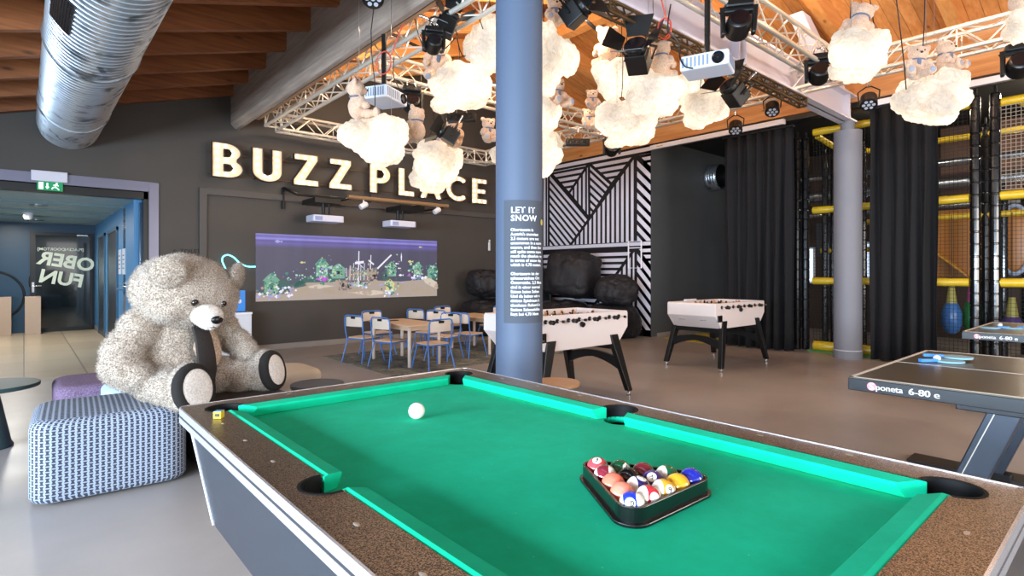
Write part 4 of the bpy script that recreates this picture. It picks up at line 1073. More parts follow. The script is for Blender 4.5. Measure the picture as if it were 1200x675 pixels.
# ================================================================ BEAN BAGS
M_bb = mat('black_bean_bag_nylon', '#1b191e', .7, bump=.9, bs=11)
def beanbag(x, y, z, r, h, label, seed, tilt=(0, 0, 0), box=False):
    root = thing('bean_bag', label, 'bean bag', (x, y, z), 0, 'black bean bags by the mural wall', rot=tilt)
    mb = MB(); n, m = 96, 60; vs = []; fs = []
    for i in range(m+1):
        t = i/m; p = -pi/2+pi*t
        for j in range(n):
            a = 2*pi*j/n; e = .38 if box else .6
            ce = abs(cos(p))**e; q = (abs(cos(a))**4+abs(sin(a))**4)**-.25 if box else 1
            rr = r*ce*q*(1-.18*max(0, sin(p)))
            v = Vector((rr*cos(a), rr*sin(a), h/2+h/2*math.copysign(abs(sin(p))**(e+.1), sin(p))))
            v += (v-Vector((0, 0, h/2))).normalized()*(.05*noise.noise(v*3.2+Vector((seed*5, 0, 0)))+.05*abs(noise.noise(v*5+Vector((0, seed*5, 0))))-.02*(1-abs(noise.noise(v*11+Vector((seed, 0, 3)))))**6)
            v.z = max(v.z, 0) if not tilt[0] and not tilt[1] else v.z
            vs.append(tuple(v))
    for i in range(m):
        for j in range(n): fs.append((i*n+j, i*n+(j+1) % n, (i+1)*n+(j+1) % n, (i+1)*n+j))
    mb.add(vs, fs).build('cover', M_bb, root, smooth=180)
    for k in range(4):
        a = k*pi/2+.6; pts = []
        for i in range(3, m-2): 
            j = int((a/(2*pi))*n) % n; v = Vector(vs[i*n+j]); pts.append(v+(v-Vector((0, 0, h/2))).normalized()*.003)
        MB().tube(pts, .006, 6).build('seam', M_black, root, smooth=60)
beanbag(8.98, 7.18, 0, .46, .66, 'black bean bag on the floor at the right end of the pile', 1, box=True)
beanbag(8.70, 8.26, 0, .52, .70, 'black bean bag on the floor in the middle of the pile, behind the foosball table', 2, box=True)
beanbag(7.35, 9.28, 0, .47, .74, 'black bean bag on the floor left of the text column', 3, box=True)
beanbag(8.98, 7.12, .70, .42, .56, 'rounded black bean bag on top at the right end of the pile', 4, tilt=(radians(10), radians(-8), 0))
beanbag(8.82, 8.16, .80, .52, .95, 'tall black bean bag on top in the middle of the pile', 5, tilt=(radians(5), radians(3), .3), box=True)
beanbag(8.55, 9.22, .0, .42, 1.50, 'tall black bean bag just right of the text column', 6, box=True)
beanbag(7.35, 9.28, .80, .42, .56, 'black bean bag on top of the one left of the text column', 7, tilt=(0, radians(5), 0))
# yellow floor sticker behind the foosball table
c1, c2, c3, c4 = [at(*p, .003) for p in ((778, 396.5), (826, 390.5), (850, 400), (838, 404))]
o = MB().add([c1, c4, c3, c2]+[v+Vector((0, 0, .006)) for v in (c1, c4, c3, c2)], [(0, 1, 2, 3), (7, 6, 5, 4), (0, 4, 5, 1), (1, 5, 6, 2), (2, 6, 7, 3), (3, 7, 4, 0)]).build('floor_mat', mat('yellow_mat', '#c9b53a', .6)); tag(o, 'yellow wedge-shaped floor mat behind the farther foosball table', 'mat')
# ================================================================ MARQUEE LETTERS
M_face = mat('lit_letter_face', '#e9cdb0', .5, emit='#ffc590', es=.32)
M_rim = mat('letter_rim', '#3a352f', .5)
M_bulb = mat('letter_bulb', '#fff4e0', .3, emit='#fff1dc', es=5.5)
def arcp(cx, cy, rx, ry, a0, a1, n=10): return [(cx+rx*cos(radians(a0+(a1-a0)*i/n)), cy+ry*sin(radians(a0+(a1-a0)*i/n))) for i in range(n+1)]
T_ = .225
G = {}
G['B'] = ([(0, 0)]+arcp(.30, .27, .30, .27, -90, 52, 12)+arcp(.28, .74, .28, .26, -42, 90, 12)+[(0, 1)],
          [[(T_, .185)]+arcp(.30, .285, .095, .10, -90, 90, 8)+[(T_, .385)], [(T_, .60)]+arcp(.29, .71, .08, .11, -90, 90, 8)+[(T_, .82)]],
          [[(.11, .09), (.11, .91)], [(.11, .91), (.29, .91), (.46, .74), (.28, .52)], [(.28, .50), (.48, .27), (.28, .09)]])
G['U'] = ([(0, 1)]+arcp(.32, .31, .32, .31, 180, 360, 16)+[(.64, 1), (.64-T_, 1)]+arcp(.32, .32, .095, .12, 0, -180, 12)+[(T_, 1)], [], [[(.11, .91), (.11, .32), (.32, .10), (.53, .32), (.53, .91)]])
G['Z'] = ([(0, 0), (.66, 0), (.66, .20), (.32, .20), (.64, .84), (.64, 1), (.02, 1), (.02, .80), (.34, .80), (0, .16)], [], [[(.10, .90), (.52, .90)], [(.52, .90), (.13, .10)], [(.13, .10), (.57, .10)]])
G['P'] = ([(0, 0), (T_, 0), (T_, .34)]+arcp(.30, .67, .31, .33, -90, 90, 14)+[(0, 1)], [[(T_, .54)]+arcp(.29, .67, .11, .13, -90, 90, 10)+[(T_, .80)]], [[(.11, .08), (.11, .91)], [(.11, .91), (.31, .91), (.49, .67), (.31, .44)]])
G['L'] = ([(0, 0), (.54, 0), (.54, .20), (T_, .20), (T_, 1), (0, 1)], [], [[(.11, .91), (.11, .10)], [(.11, .10), (.46, .10)]])
G['A'] = ([(0, 0), (.225, 0), (.285, .18), (.495, .18), (.555, 0), (.78, 0), (.50, 1), (.28, 1)], [[(.335, .35), (.445, .35), (.39, .60)]], [[(.11, .06), (.39, .90)], [(.39, .90), (.67, .06)]])
G['C'] = (arcp(.47, .5, .47, .5, 45, 315, 22)+arcp(.47, .5, .25, .29, 315, 45, 20), [], [arcp(.47, .5, .36, .40, 52, 308, 12)])
G['E'] = ([(0, 0), (.54, 0), (.54, .20), (T_, .20), (T_, .40), (.49, .40), (.49, .59), (T_, .59), (T_, .80), (.54, .80), (.54, 1), (0, 1)], [], [[(.11, .91), (.11, .10)], [(.11, .90), (.46, .90)], [(.11, .5), (.42, .5)], [(.11, .10), (.46, .10)]])
word = [('B', 248, 284), ('U', 295, 330), ('Z', 343, 373), ('Z', 384.5, 412), ('P', 432, 457), ('L', 465.5, 485), ('A', 491, 517), ('C', 521, 546), ('E', 551.5, 570)]
YL = YW-.16
zt = onY(250, 167.5, YL).z; zb = onY(250, 207.5, YL).z; LH = .545
lab = {0: 'first letter of the sign, by the timber beam', 1: 'second letter of the sign', 2: 'third letter, the left of the two Zs', 3: 'fourth letter, the right of the two Zs under the bear cloud', 4: 'first letter of the second word', 5: 'between the P and the low cloud lamp', 6: 'half hidden by the low cloud lamp', 7: 'next to last letter, partly behind the low cloud lamp', 8: 'last letter of the sign, nearest the column'}
for i, (ch_, pa, pb) in enumerate(word):
    xa = onY(pa, 200, YL).x; xb = onY(pb, 200, YL).x
    out, hl, strokes = G[ch_]; wmax = max(p[0] for p in out); sx = (xb-xa)/wmax; zb_ = 0
    root = thing('marquee_letter', 'lit white letter %s, %s' % (ch_, lab[i]), 'letter', (xa, YL, LZ), 0, 'illuminated letters of the wall sign')
    o2 = [(x*sx, z*LH) for x, z in out]; h2 = [[(x*sx, z*LH) for x, z in h] for h in hl]
    Mx = Matrix(((1, 0, 0, 0), (0, 0, 1, 0), (0, 1, 0, 0), (0, 0, 0, 1)))
    v, f = plate(o2, h2, -.012, .0); MB().add(v, f, 0, Mx).build('face', M_face, root)
    # side return around the face
    m = MB()
    for lp in [o2]+h2:
        n = len(lp)
        for a in range(n):
            p, q = lp[a], lp[(a+1) % n]
            if math.dist(p, q) < 1e-4: continue
            d = Vector((q[0]-p[0], 0, q[1]-p[1])).normalized(); nn = Vector((-d.z, 0, d.x))*.006
            P_, Q_ = Vector((p[0], 0, p[1])), Vector((q[0], 0, q[1]))
            c8 = [P_-nn, Q_-nn, Q_+nn, P_+nn]
            m.add([(c.x, -.045, c.z) for c in c8]+[(c.x, .02, c.z) for c in c8], [(0, 1, 2, 3), (7, 6, 5, 4), (0, 4, 5, 1), (1, 5, 6, 2), (2, 6, 7, 3), (3, 7, 4, 0)])
    m.build('rim', M_rim, root)
    for st in strokes:
        pts = [Vector((x*sx, 0, z*LH)) for x, z in st]; tot = sum((pts[a+1]-pts[a]).length for a in range(len(pts)-1)); k = max(2, round(tot/.115)); 
        for q in range(k+1):
            d = tot*q/k; a = 0
            while a < len(pts)-2 and d > (pts[a+1]-pts[a]).length: d -= (pts[a+1]-pts[a]).length; a += 1
            p = pts[a].lerp(pts[a+1], min(1, d/max(1e-6, (pts[a+1]-pts[a]).length))); MB().ball((p.x, -.024, p.z), .024, 10, 6).build('bulb', M_bulb, root, smooth=180)
    MB().tube([(.1*sx, .0, .05), (.1*sx, .15, .05)], .008, 6).tube([(.1*sx, 0, LH-.06), (.1*sx, .15, LH-.06)], .008, 6).build('wall_bracket', M_blackm, root)
# thin rails the letters stand on
xa, xb = onY(246, 200, YL).x, onY(572, 200, YL).x
m = MB().tube([(xa, YL+.10, LZ+.06), (xb, YL+.10, LZ+.06)], .009, 8).tube([(xa, YL+.10, LZ+.40), (xb, YL+.10, LZ+.40)], .009, 8)
o = m.build('sign_rail', mat('bronze_rail', '#6d563d', .4, .6), smooth=60); tag(o, 'thin bronze rails behind the lit letters of the wall sign', 'rail')
# ================================================================ PROJECTED AQUARIUM
pa, pb_, pc_, pd_ = onY(299.6, 274, YW-.006), onY(512, 282, YW-.006), onY(512, 346.6, YW-.006), onY(299.6, 353.6, YW-.006)
PXa, PXb = pa.x, pb_.x; PZt, PZb = (pa.z+pb_.z)/2, (pc_.z+pd_.z)/2
PWd, PHt = PXb-PXa, PZt-PZb
def emis(name, col, s=.75):
    m, nt, b = newmat(name); b.inputs['Base Color'].default_value = (.02, .02, .02, 1); b.inputs['Emission Color'].default_value = srgb(col); b.inputs['Emission Strength'].default_value = s; b.inputs['Roughness'].default_value = .8; return m
def water_mat():
    m, nt, b = newmat('projected_water'); L = nt.links; tc = N(nt, 'ShaderNodeTexCoord'); sp = N(nt, 'ShaderNodeSeparateXYZ'); L.new(tc.outputs['Generated'], sp.inputs[0])
    cr = N(nt, 'ShaderNodeValToRGB'); e = cr.color_ramp.elements; e[0].position = 0; e[0].color = srgb('#45495a'); e[1].position = .80; e[1].color = srgb('#4c4860')
    for p, c in ((.87, '#6259a0'), (.90, '#514a86'), (.93, '#8b84d4'), (.96, '#5f5a9e'), (1.0, '#7f7ac2')): q = e.new(p); q.color = srgb(c)
    L.new(sp.outputs[2], cr.inputs[0])
    mp = N(nt, 'ShaderNodeMapping'); mp.inputs['Scale'].default_value = (14, 1, .6); L.new(tc.outputs['Generated'], mp.inputs[0])
    n = N(nt, 'ShaderNodeTexNoise', Scale=1.2, Detail=3.0); L.new(mp.outputs[0], n.inputs['Vector'])
    mr = N(nt, 'ShaderNodeMapRange'); mr.inputs['To Min'].default_value = .75; mr.inputs['To Max'].default_value = 1.2; L.new(n.outputs['Fac'], mr.inputs[0])
    L.new(cr.outputs[0], b.inputs['Emission Color']); L.new(mr.outputs[0], b.inputs['Emission Strength']); b.inputs['Base Color'].default_value = (.02, .02, .02, 1); return m
root = thing('aquarium_projection', 'wide projected aquarium picture of a sunken ship and castles on the dark wall', 'projection', (PXa, YW-.008, PZb))
MB().box((0, 0, 0), (PWd, .006, PHt)).build('picture_water', water_mat(), root)
U = lambda u, v: (u*PWd, v*PHt)          # picture coordinates, 0..1
def flat(name, polys, m_, layer=1, parent=root):
    mb = MB(); y = -.0012*layer
    for pl in polys:
        n = len(pl); mb.add([(U(*p)[0], y, U(*p)[1]) for p in pl], [tuple(range(n))])
    return mb.build(name, m_, parent)
M_sand = emis('projected_sand', '#b3a49a', .85); M_sand2 = emis('projected_sand_light', '#cfc0b0', .95)
flat('sand', [[(0, 0), (0, .10), (.08, .12), (.16, .17), (.24, .27), (.36, .32), (.50, .26), (.62, .29), (.76, .27), (.90, .30), (1, .26), (1, 0)]], M_sand, 1)
for pl in ([(.22, .20), (.3, .24), (.38, .21), (.3, .17)], [(.9, .33), (.94, .36), (1, .24), (1, .12), (.92, .24)], [(.45, .1), (.6, .13), (.7, .08), (.58, .04)]): flat('sand_ripple', [pl], M_sand2, 2)
M_gr = emis('projected_green', '#78ac92', .85); M_gr2 = emis('projected_dark_green', '#466a66', .8); M_mag = emis('projected_magenta', '#c45ad0', .9); M_pw = emis('projected_white', '#e8e6f5', .95); M_br = emis('projected_brown', '#8d7c7e', .8); M_dk = emis('projected_dark', '#2e2c3a', .7); M_lb = emis('projected_lilac', '#a6a4e0', .9); M_ye = emis('projected_yellow', '#d8cf8e', .9)
flat('weed_bank', [[(.14, .17), (.18, .27), (.26, .38), (.34, .44), (.40, .38), (.42, .30), (.36, .27), (.24, .27)], [(.03, .10), (.06, .30), (.10, .34), (.15, .28), (.19, .2), (.14, .1)], [(.17, .18), (.19, .30), (.21, .33), (.24, .22)]], M_gr2, 2)
def turret(u, v, w, h, m_):
    pl = [(u-w/2, v), (u-w/2, v+h*.6), (u-w*.62, v+h*.62), (u-w*.2, v+h*.9), (u, v+h), (u+w*.2, v+h*.9), (u+w*.62, v+h*.62), (u+w/2, v+h*.6), (u+w/2, v)]
    c = flat('castle_turret', [pl], m_, 3)
    flat('turret_window', [[(u-w*.12, v+h*.28), (u-w*.12, v+h*.5), (u+w*.12, v+h*.5), (u+w*.12, v+h*.28)]], M_dk, 4, root)
for a in ((.07, .12, .065, .30, M_gr), (.315, .36, .06, .30, M_gr), (.40, .33, .07, .24, M_gr), (.705, .36, .055, .26, M_gr), (.87, .38, .05, .24, M_gr), (.695, .06, .05, .26, M_ye), (.07, .12, .035, .18, M_ye), (.96, .32, .05, .22, M_gr), (.985, .30, .04, .26, M_gr2), (.67, .3, .04, .18, M_gr2)): turret(*a)
flat('coral', [[(.28, .32), (.31, .38), (.35, .34), (.33, .28)], [(.80, .36), (.815, .42), (.83, .36)]], M_mag, 5)
rr = random.Random(3); pol = []
for (u, v, w, h, k) in ((.08, .10, .12, .10, 26), (.88, .34, .1, .08, 22), (.69, .07, .07, .08, 20), (.52, .20, .06, .05, 10), (.33, .46, .05, .1, 10), (.15, .18, .06, .05, 8)):
    for _ in range(k):
        x, y, s = rr.gauss(u, w/3), rr.gauss(v, h/3), rr.uniform(.004, .011); x = min(max(x, .01), .99); y = max(.02, y)
        pol.append([(x-s, y), (x, y+s*2.6), (x+s, y), (x, y-s*2.6)])
flat('coral_clusters', pol[::2], M_lb, 6); flat('coral_clusters', pol[1::2], M_pw, 7)
flat('shipwreck_hull', [[(.44, .30), (.45, .46), (.47, .54), (.50, .46), (.56, .47), (.62, .52), (.615, .42), (.60, .33), (.56, .28)], [(.40, .14), (.405, .30), (.47, .31), (.475, .16), (.44, .13)]], M_br, 5)
flat('shipwreck_gap', [[(.575, .34), (.59, .42), (.61, .38), (.60, .31)], [(.42, .17), (.42, .26), (.43, .26), (.43, .17)], [(.45, .17), (.45, .26), (.46, .26), (.46, .17)]], M_dk, 6)
m_ = [[(.505, .20), (.512, .20), (.515, .78), (.510, .78)], [(.575, .48), (.580, .48), (.583, .72), (.579, .72)], [(.615, .50), (.622, .48), (.705, .72), (.700, .74)], [(.495, .62), (.50, .62), (.54, .50), (.535, .50)], [(.49, .56), (.49, .60), (.54, .62), (.54, .58)], [(.565, .62), (.57, .64), (.60, .57), (.595, .55)]]
flat('shipwreck_mast', m_+[[(.44+.02*i, .30), (.443+.02*i, .30), (.445+.02*i, .50+.04*(i % 3)), (.442+.02*i, .50+.04*(i % 3))] for i in range(7)], M_pw, 7)
M_g3 = emis('projected_mint', '#a9d8bd', .9); M_g4 = emis('projected_teal', '#4f8f86', .8); M_tan = emis('projected_tan', '#b5a391', .85)
rq = random.Random(11)
def dabs(name, spots, m_, n, layer, smin=.003, smax=.010):
    pl = []
    for _ in range(n):
        u, v, w, h = rq.choice(spots); x = min(.995, max(.005, rq.gauss(u, w*.42))); y = max(.03, min(.8, rq.gauss(v, h*.42))); s = rq.uniform(smin, smax); a = rq.uniform(0, 3.1); k = rq.choice((4, 5, 6))
        pl.append([(x+s*cos(a+t*2*pi/k)*rq.uniform(.6, 1.1), y+s*3.2*sin(a+t*2*pi/k)*rq.uniform(.6, 1.1)) for t in range(k)])
    o = flat(name, pl, m_, layer); o['kind'] = 'stuff'
castles = [(.07, .24, .06, .2), (.315, .50, .06, .22), (.40, .42, .07, .18), (.705, .48, .06, .2), (.87, .48, .06, .18), (.975, .44, .05, .2), (.69, .16, .05, .16), (.26, .36, .16, .10), (.50, .24, .08, .06), (.52, .40, .10, .12)]
dabs('castle_mottling', castles, M_g3, 120, 9); dabs('castle_mottling', castles, M_g4, 130, 10); dabs('castle_mottling', castles, M_lb, 70, 11, .002, .006); dabs('castle_mottling', castles, M_ye, 60, 12, .002, .006); dabs('castle_mottling', castles, M_dk, 60, 13, .002, .006)
dabs('wreck_mottling', [(.52, .40, .10, .12), (.43, .22, .05, .12), (.58, .42, .05, .10)], M_tan, 90, 14, .003, .009); dabs('sand_mottling', [(.3, .14, .4, .12), (.8, .16, .3, .12), (.55, .1, .5, .08)], M_tan, 120, 2, .006, .02)
def fish(u, v, s, m_, d=1): flat('fish', [[(u-s*d, v), (u-s*.2*d, v+s*1.6), (u+s*.7*d, v+s*.3), (u+s*1.3*d, v+s*1.3), (u+s*1.2*d, v), (u+s*1.3*d, v-s*1.3), (u+s*.7*d, v-s*.3), (u-s*.2*d, v-s*1.6)]], m_, 8)
for a in ((.215, .58, .012, M_ye), (.10, .89, .016, M_lb), (.885, .88, .010, M_ye), (.82, .62, .016, M_ye), (.76, .38, .014, M_pw), (.735, .58, .010, M_pw), (.75, .50, .009, M_pw), (.64, .22, .011, M_lb), (.15, .32, .009, M_pw), (.77, .25, .010, M_lb), (.67, .52, .007, M_pw)): fish(*a)
flat('fish', [[(.762, .62), (.760, .70), (.764, .78), (.768, .70), (.766, .62)]], M_pw, 8)
# ================================================================ NEON OUTLINE
pts = [(299.5, 312.5), (292, 312.5), (286, 311), (280, 307.5), (275, 302.5), (270, 299.5), (265.5, 298.8), (261.5, 301), (260.3, 305), (262, 310), (264.5, 315), (267.5, 319), (272, 322), (278, 324.5), (280.8, 328.5), (280, 332.5), (276, 336)]
P = [onY(x, y, YW-.03) for x, y in pts]
def smoothpts(P, n=4):
    out = []
    for i in range(len(P)-1):
        a, b, c, d = P[max(0, i-1)], P[i], P[i+1], P[min(len(P)-1, i+2)]
        for k in range(n):
            t = k/n; out.append(.5*((2*b)+(c-a)*t+(2*a-5*b+4*c-d)*t*t+(3*b-a-3*c+d)*t**3))
    return out+[P[-1]]
root = thing('neon_line', 'curving cyan neon tube on the dark wall left of the projection', 'neon light', tuple(P[0]))
q = [p-P[0] for p in smoothpts(P)]
MB().tube(q, .011, 8).build('tube', emis('cyan_neon', '#7df1ff', 3.2), root, smooth=60)
m = MB()
for i in (2, 22, 44, 60): m.tube([q[i], q[i]+Vector((0, .03, 0))], .006, 6)
m.build('clip', M_white, root)
# ================================================================ STRIPED MURAL
MX = XW-.004
def mu(px, py): v = onX(px, py, MX); return (v.y, v.z)
def clip(poly, a, b, c):          # keep a*x+b*y<=c
    out = []
    for i in range(len(poly)):
        p, q = poly[i], poly[(i+1) % len(poly)]; dp = a*p[0]+b*p[1]-c; dq = a*q[0]+b*q[1]-c
        if dp <= 0: out.append(p)
        if dp*dq < 0: t = dp/(dp-dq); out.append((p[0]+(q[0]-p[0])*t, p[1]+(q[1]-p[1])*t))
    return out
mural = MB()
def hatch(poly, d, per=.128, duty=.56, inset=.035):
    """white stripes parallel to d, inside a convex polygon kept clear of its black border"""
    ar = sum(poly[i][0]*poly[(i+1) % len(poly)][1]-poly[(i+1) % len(poly)][0]*poly[i][1] for i in range(len(poly)))
    if ar < 0: poly = poly[::-1]
    base = list(poly)
    for i in range(len(base)):
        p, q = base[i], base[(i+1) % len(base)]; ex, ey = q[0]-p[0], q[1]-p[1]; l = math.hypot(ex, ey)
        if l < 1e-6: continue
        nx, ny = ey/l, -ex/l; poly = clip(poly, nx, ny, nx*p[0]+ny*p[1]-inset)
        if len(poly) < 3: return
    l = math.hypot(*d); nx, ny = -d[1]/l, d[0]/l
    ds = [nx*p[0]+ny*p[1] for p in poly]; k = min(ds)
    while k < max(ds):
        s = clip(clip(poly, -nx, -ny, -k), nx, ny, k+per*duty)
        s = clip(s, -1, 0, -6.705) if len(s) >= 3 else s
        if len(s) >= 3: mural.add([(MX, y, z) for y, z in s], [tuple(range(len(s)))])
        k += per
A1, A2, A3 = mu(643.1, 202.4), mu(690.1, 190.8), mu(745, 179.3)
Yr, Yl = 6.70, YW; topz = (A1[1]+A2[1]+A3[1])/3; A1 = (A1[0], topz); A2 = (A2[0], topz); A3 = (A3[0], topz)
Zm = sum(mu(x, y)[1] for x, y in ((690, 287.5), (745, 285)))/2
D1 = mu(690.7, 256.3); J12 = mu(666.6, 226.5); J23 = mu(716.7, 215.9)
s1 = (D1[1]-A1[1])/(D1[0]-A1[0])      # diagonal going down to the right
s3 = (D1[1]-A3[1])/(D1[0]-A3[0])      # diagonal going down to the left
Bt = (A3[0]+(Zm-A3[1])/s3, Zm)
V_ = (0, 1); H_ = (1, 0)
hatch([(Yl, topz), A1, (A1[0], Zm), (Yl, Zm)], V_)
hatch([A1, D1, Bt, (A1[0], Zm)], (1, s1))
hatch([A1, A2, J12], H_)
hatch([A2, J12, D1], V_)
hatch([A2, J23, D1], (1, (J23[1]-A2[1])/(J23[0]-A2[0])))
hatch([A2, A3, J23], H_)
hatch([A3, Bt, (A3[0], Zm)], V_)
yq = A3[0]+((topz-.0)-A3[1])/s1
zr = A3[1]+(Yr-A3[0])*s1*1.0
Yc = Yr+.01; Yr = Yr-.15; zr = A3[1]+(Yr-A3[0])*s1
hatch([A3, (Yr, zr), (Yr, Zm), (A3[0], Zm)], (1, s1), .16)
hatch([A3, (Yr, zr), (Yr, topz)], H_)
# the lower field
A4 = (A3[0], Zm-.09)
def wq(a, b, z0, z1): mural.add([(MX, a, z0), (MX, b, z0), (MX, b, z1), (MX, a, z1)], [(0, 1, 2, 3)])
wq(6.705, Yl, topz+.02, topz+.10); wq(6.705, Yl, Zm-.055, Zm+.02)
sl = s1*1.15
yb1 = A4[0]+(0.1-A4[1])/sl
hatch([A4, (Yr, A4[1]+(Yr-A4[0])*sl), (Yr, .1), (A4[0], .1)], (1, sl), .16)
hatch([A4, (Yr, A4[1]+(Yr-A4[0])*sl), (Yr, A4[1])], H_)
s4 = -sl; yl4 = A4[0]+(.1-A4[1])/s4
hatch([A4, (yl4, .1), (A4[0], .1)], V_)
hatch([A4, (yl4, .1), (Yl, .1), (Yl, A4[1])], H_)
o = mural.build('wall_mural', mat('mural_white_paint', '#dcd9e6', .55)); tag(struct(o), 'white stripes of the geometric mural painted on the black wall')
# white square frame hung before the mural
f0, f1 = onX(736.5, 283, MX-.05), onX(751.5, 314, MX-.05)
y0_, y1_ = f1.y, f0.y; z0_, z1_ = f1.z, f0.z
root = thing('wire_frame', 'thin white rectangular frame on the striped mural above the bean bags', 'frame', (MX-.05, y0_, z0_))
w_, h_ = y1_-y0_, z1_-z0_
MB().tube([(0, 0, 0), (0, w_, 0), (0, w_, h_), (0, 0, h_)], .016, 6, closed=True).build('frame_border', mat('frame_white', '#f2f0f6', .4), root)
MB().tube([(0, 0, h_*.75), (0, w_, h_*.75)], .012, 6).build('cross_bar', mat('frame_white2', '#f2f0f6', .4), root)
MB().tube([(0, w_/2, h_), (.04, w_/2, h_)], .01, 6).build('wall_peg', M_chrome, root)
# ================================================================ TEXT PANEL ON THE COLUMN
CXc, CYc, CR = 2.75, 3.07, .1735
toc = math.atan2(-CYc, -CXc)                      # angle of the camera side of the column
zc = CXc*SA+CYc*CA
def colang(px):                                   # angle on the column seen at this column of the picture
    u = (px-600)/F; best = None
    for i in range(-900, 901):
        a = toc+i*.0017; x, y = CXc+CR*cos(a), CYc+CR*sin(a); k = (x*CA-y*SA)/(x*SA+y*CA)
        if best is None or abs(k-u) < best[0]: best = (abs(k-u), a)
    return best[1]
def colz(py, a):
    x, y = CXc+CR*cos(a), CYc+CR*sin(a); return EYE+(HOR-py)/F*(x*SA+y*CA)
aL = colang(590.5); zT = colz(234, toc); zB = colz(379, toc)
root = thing('column_text_panel', 'dark grey printed text panel wrapped around the blue-grey column', 'sign', (CXc, CYc, zB))
span = 2.3
n = 40; vs = []; fs = []
for r in (CR-.0005, CR+.0008):
    for i in range(n+1): a = aL+span*i/n; vs += [(r*cos(a), r*sin(a), 0), (r*cos(a), r*sin(a), zT-zB)]
k = 2*(n+1)
for i in range(n): fs += [(2*i, 2*i+2, 2*i+3, 2*i+1), (k+2*i+1, k+2*i+3, k+2*i+2, k+2*i), (2*i+1, 2*i+3, k+2*i+3, k+2*i+1), (2*i, k+2*i, k+2*i+2, 2*i+2)]
fs += [(0, 1, k+1, k), (2*n, k+2*n, k+2*n+1, 2*n+1)]
MB().add(vs, fs).build('panel', mat('text_panel_grey', '#484e59', .75), root, smooth=60)
M_txt = mat('white_lettering', '#f3f5f8', .8)
def coltext(body, size, px, py, bold, name, line=1.0, sx=1.0):
    v, f = text(body, size, .0006, bold, 'LEFT', 3, sx, line, 1.12 if name == 'heading' else 1.0); a0 = colang(px); out = []
    z0 = colz(py, toc)-zB
    for p in v: a = a0+p.x/CR; r = CR+.0012+p.z; out.append((r*cos(a), r*sin(a), z0+p.y))
    MB().add(out, f).build(name, M_txt, root)
for dx in (0, .3): coltext('LET IT\nSNOW', .060, 598.5+dx, 249.3, .0006, 'heading', .95)
body1 = "Obertauern is\nAustria's snowiest\n2.5 meters are not\nuncommon in a norm\nseason, and then ther\nstill quite some more\nreach the absolute rec\nin terms of snow dep\nwhich is 4.70 meters."
body2 = "Obertauern ist der\nschneereichste Ort\n\u00d6sterreichs. 2,5 Mete\nsind in einer normal\nSaison keine Selten\nUnd da haben wir n\neinigen Spielraum b\nabsoluten Rekord in\nSachen Schneeh\u00f6he\nliegt bei 4,70 Mete"
coltext(body1, .0295, 598.5, 270.8, .0006, 'paragraph', 1.05); coltext(body2, .0295, 598.5, 322.3, .0006, 'paragraph', 1.08)
# little yellow emblem at the right edge of the panel
a = colang(634.5); r = CR+.001
MB().disc((r*cos(a), r*sin(a), colz(259, toc)-zB), .022, (cos(a), sin(a), 0), 16).build('emblem', mat('yellow_emblem', '#d8c25a', .5), root)
# ================================================================ TRUSSES
def truss(p, q, size, label, name='lighting_truss', m_=M_truss, step=None, r=.024, group='silver box trusses under the roof'):
    p = Vector(p); q = Vector(q); d = (q-p).normalized(); L_ = (q-p).length; n = Vector((0, 0, 1)).cross(d)
    root = thing(name, label, 'truss', tuple(p), 0, group)
    h = size/2; cs = [n*a*h+Vector((0, 0, b*h)) for a in (-1, 1) for b in (-1, 1)]
    for c in cs: MB().tube([c, c+d*L_], r, 10).build('chord', m_, root, smooth=60)
    step = step or size*1.0; k = int(L_/step); m = MB(); w = L_/k
    for i in range(k):
        a, b = d*(i*w), d*((i+1)*w)
        fl = i % 2
        for c1, c2 in ((0, 1), (2, 3), (0, 2), (1, 3)):
            s, e = (cs[c1], cs[c2]) if fl else (cs[c2], cs[c1])
            m.tube([s+a, e+b], .009, 5, 0, False)
        if i % 4 == 0:
            m.tube([cs[0]+a, cs[1]+a], .009, 5, 0, False).tube([cs[2]+a, cs[3]+a], .009, 5, 0, False)
    m.build('lacing', m_, root, smooth=60)
    for e in (0, L_):
        m = MB()
        for a, b in ((0, 1), (2, 3), (0, 2), (1, 3)): m.tube([cs[a]+d*e, cs[b]+d*e], .014, 6)
        m.build('end_frame', m_, root, smooth=60)
    return root
TZ = 3.65+.12
truss((3.15, 9.45, TZ), (7.60, 9.45, TZ), .24, 'silver box truss along the letter wall above the sign')
truss((3.15, 6.10, TZ), (7.38, 6.10, TZ), .24, 'silver box truss crossing the middle of the room behind the clouds')
truss((3.15, 2.55, TZ), (7.36, 2.55, TZ), .24, 'silver box truss crossing nearest the camera beside the steel beam')
truss((3.02, -2.0, TZ), (3.02, 9.3, TZ), .24, 'silver box truss running beside the big timber beam')
truss((7.52, -2.5, TZ), (7.52, 9.3, TZ), .24, 'silver box truss running along the curtain side of the room')
M_bronze = mat('dull_bronze_tube', '#6b5539', .4, .7)
truss((2.95, 2.96, 3.49), (7.55, 2.96, 3.49), .095, 'narrow bronze ladder truss hung right under the steel beam', 'ladder_truss', M_bronze, .16, .014, None)
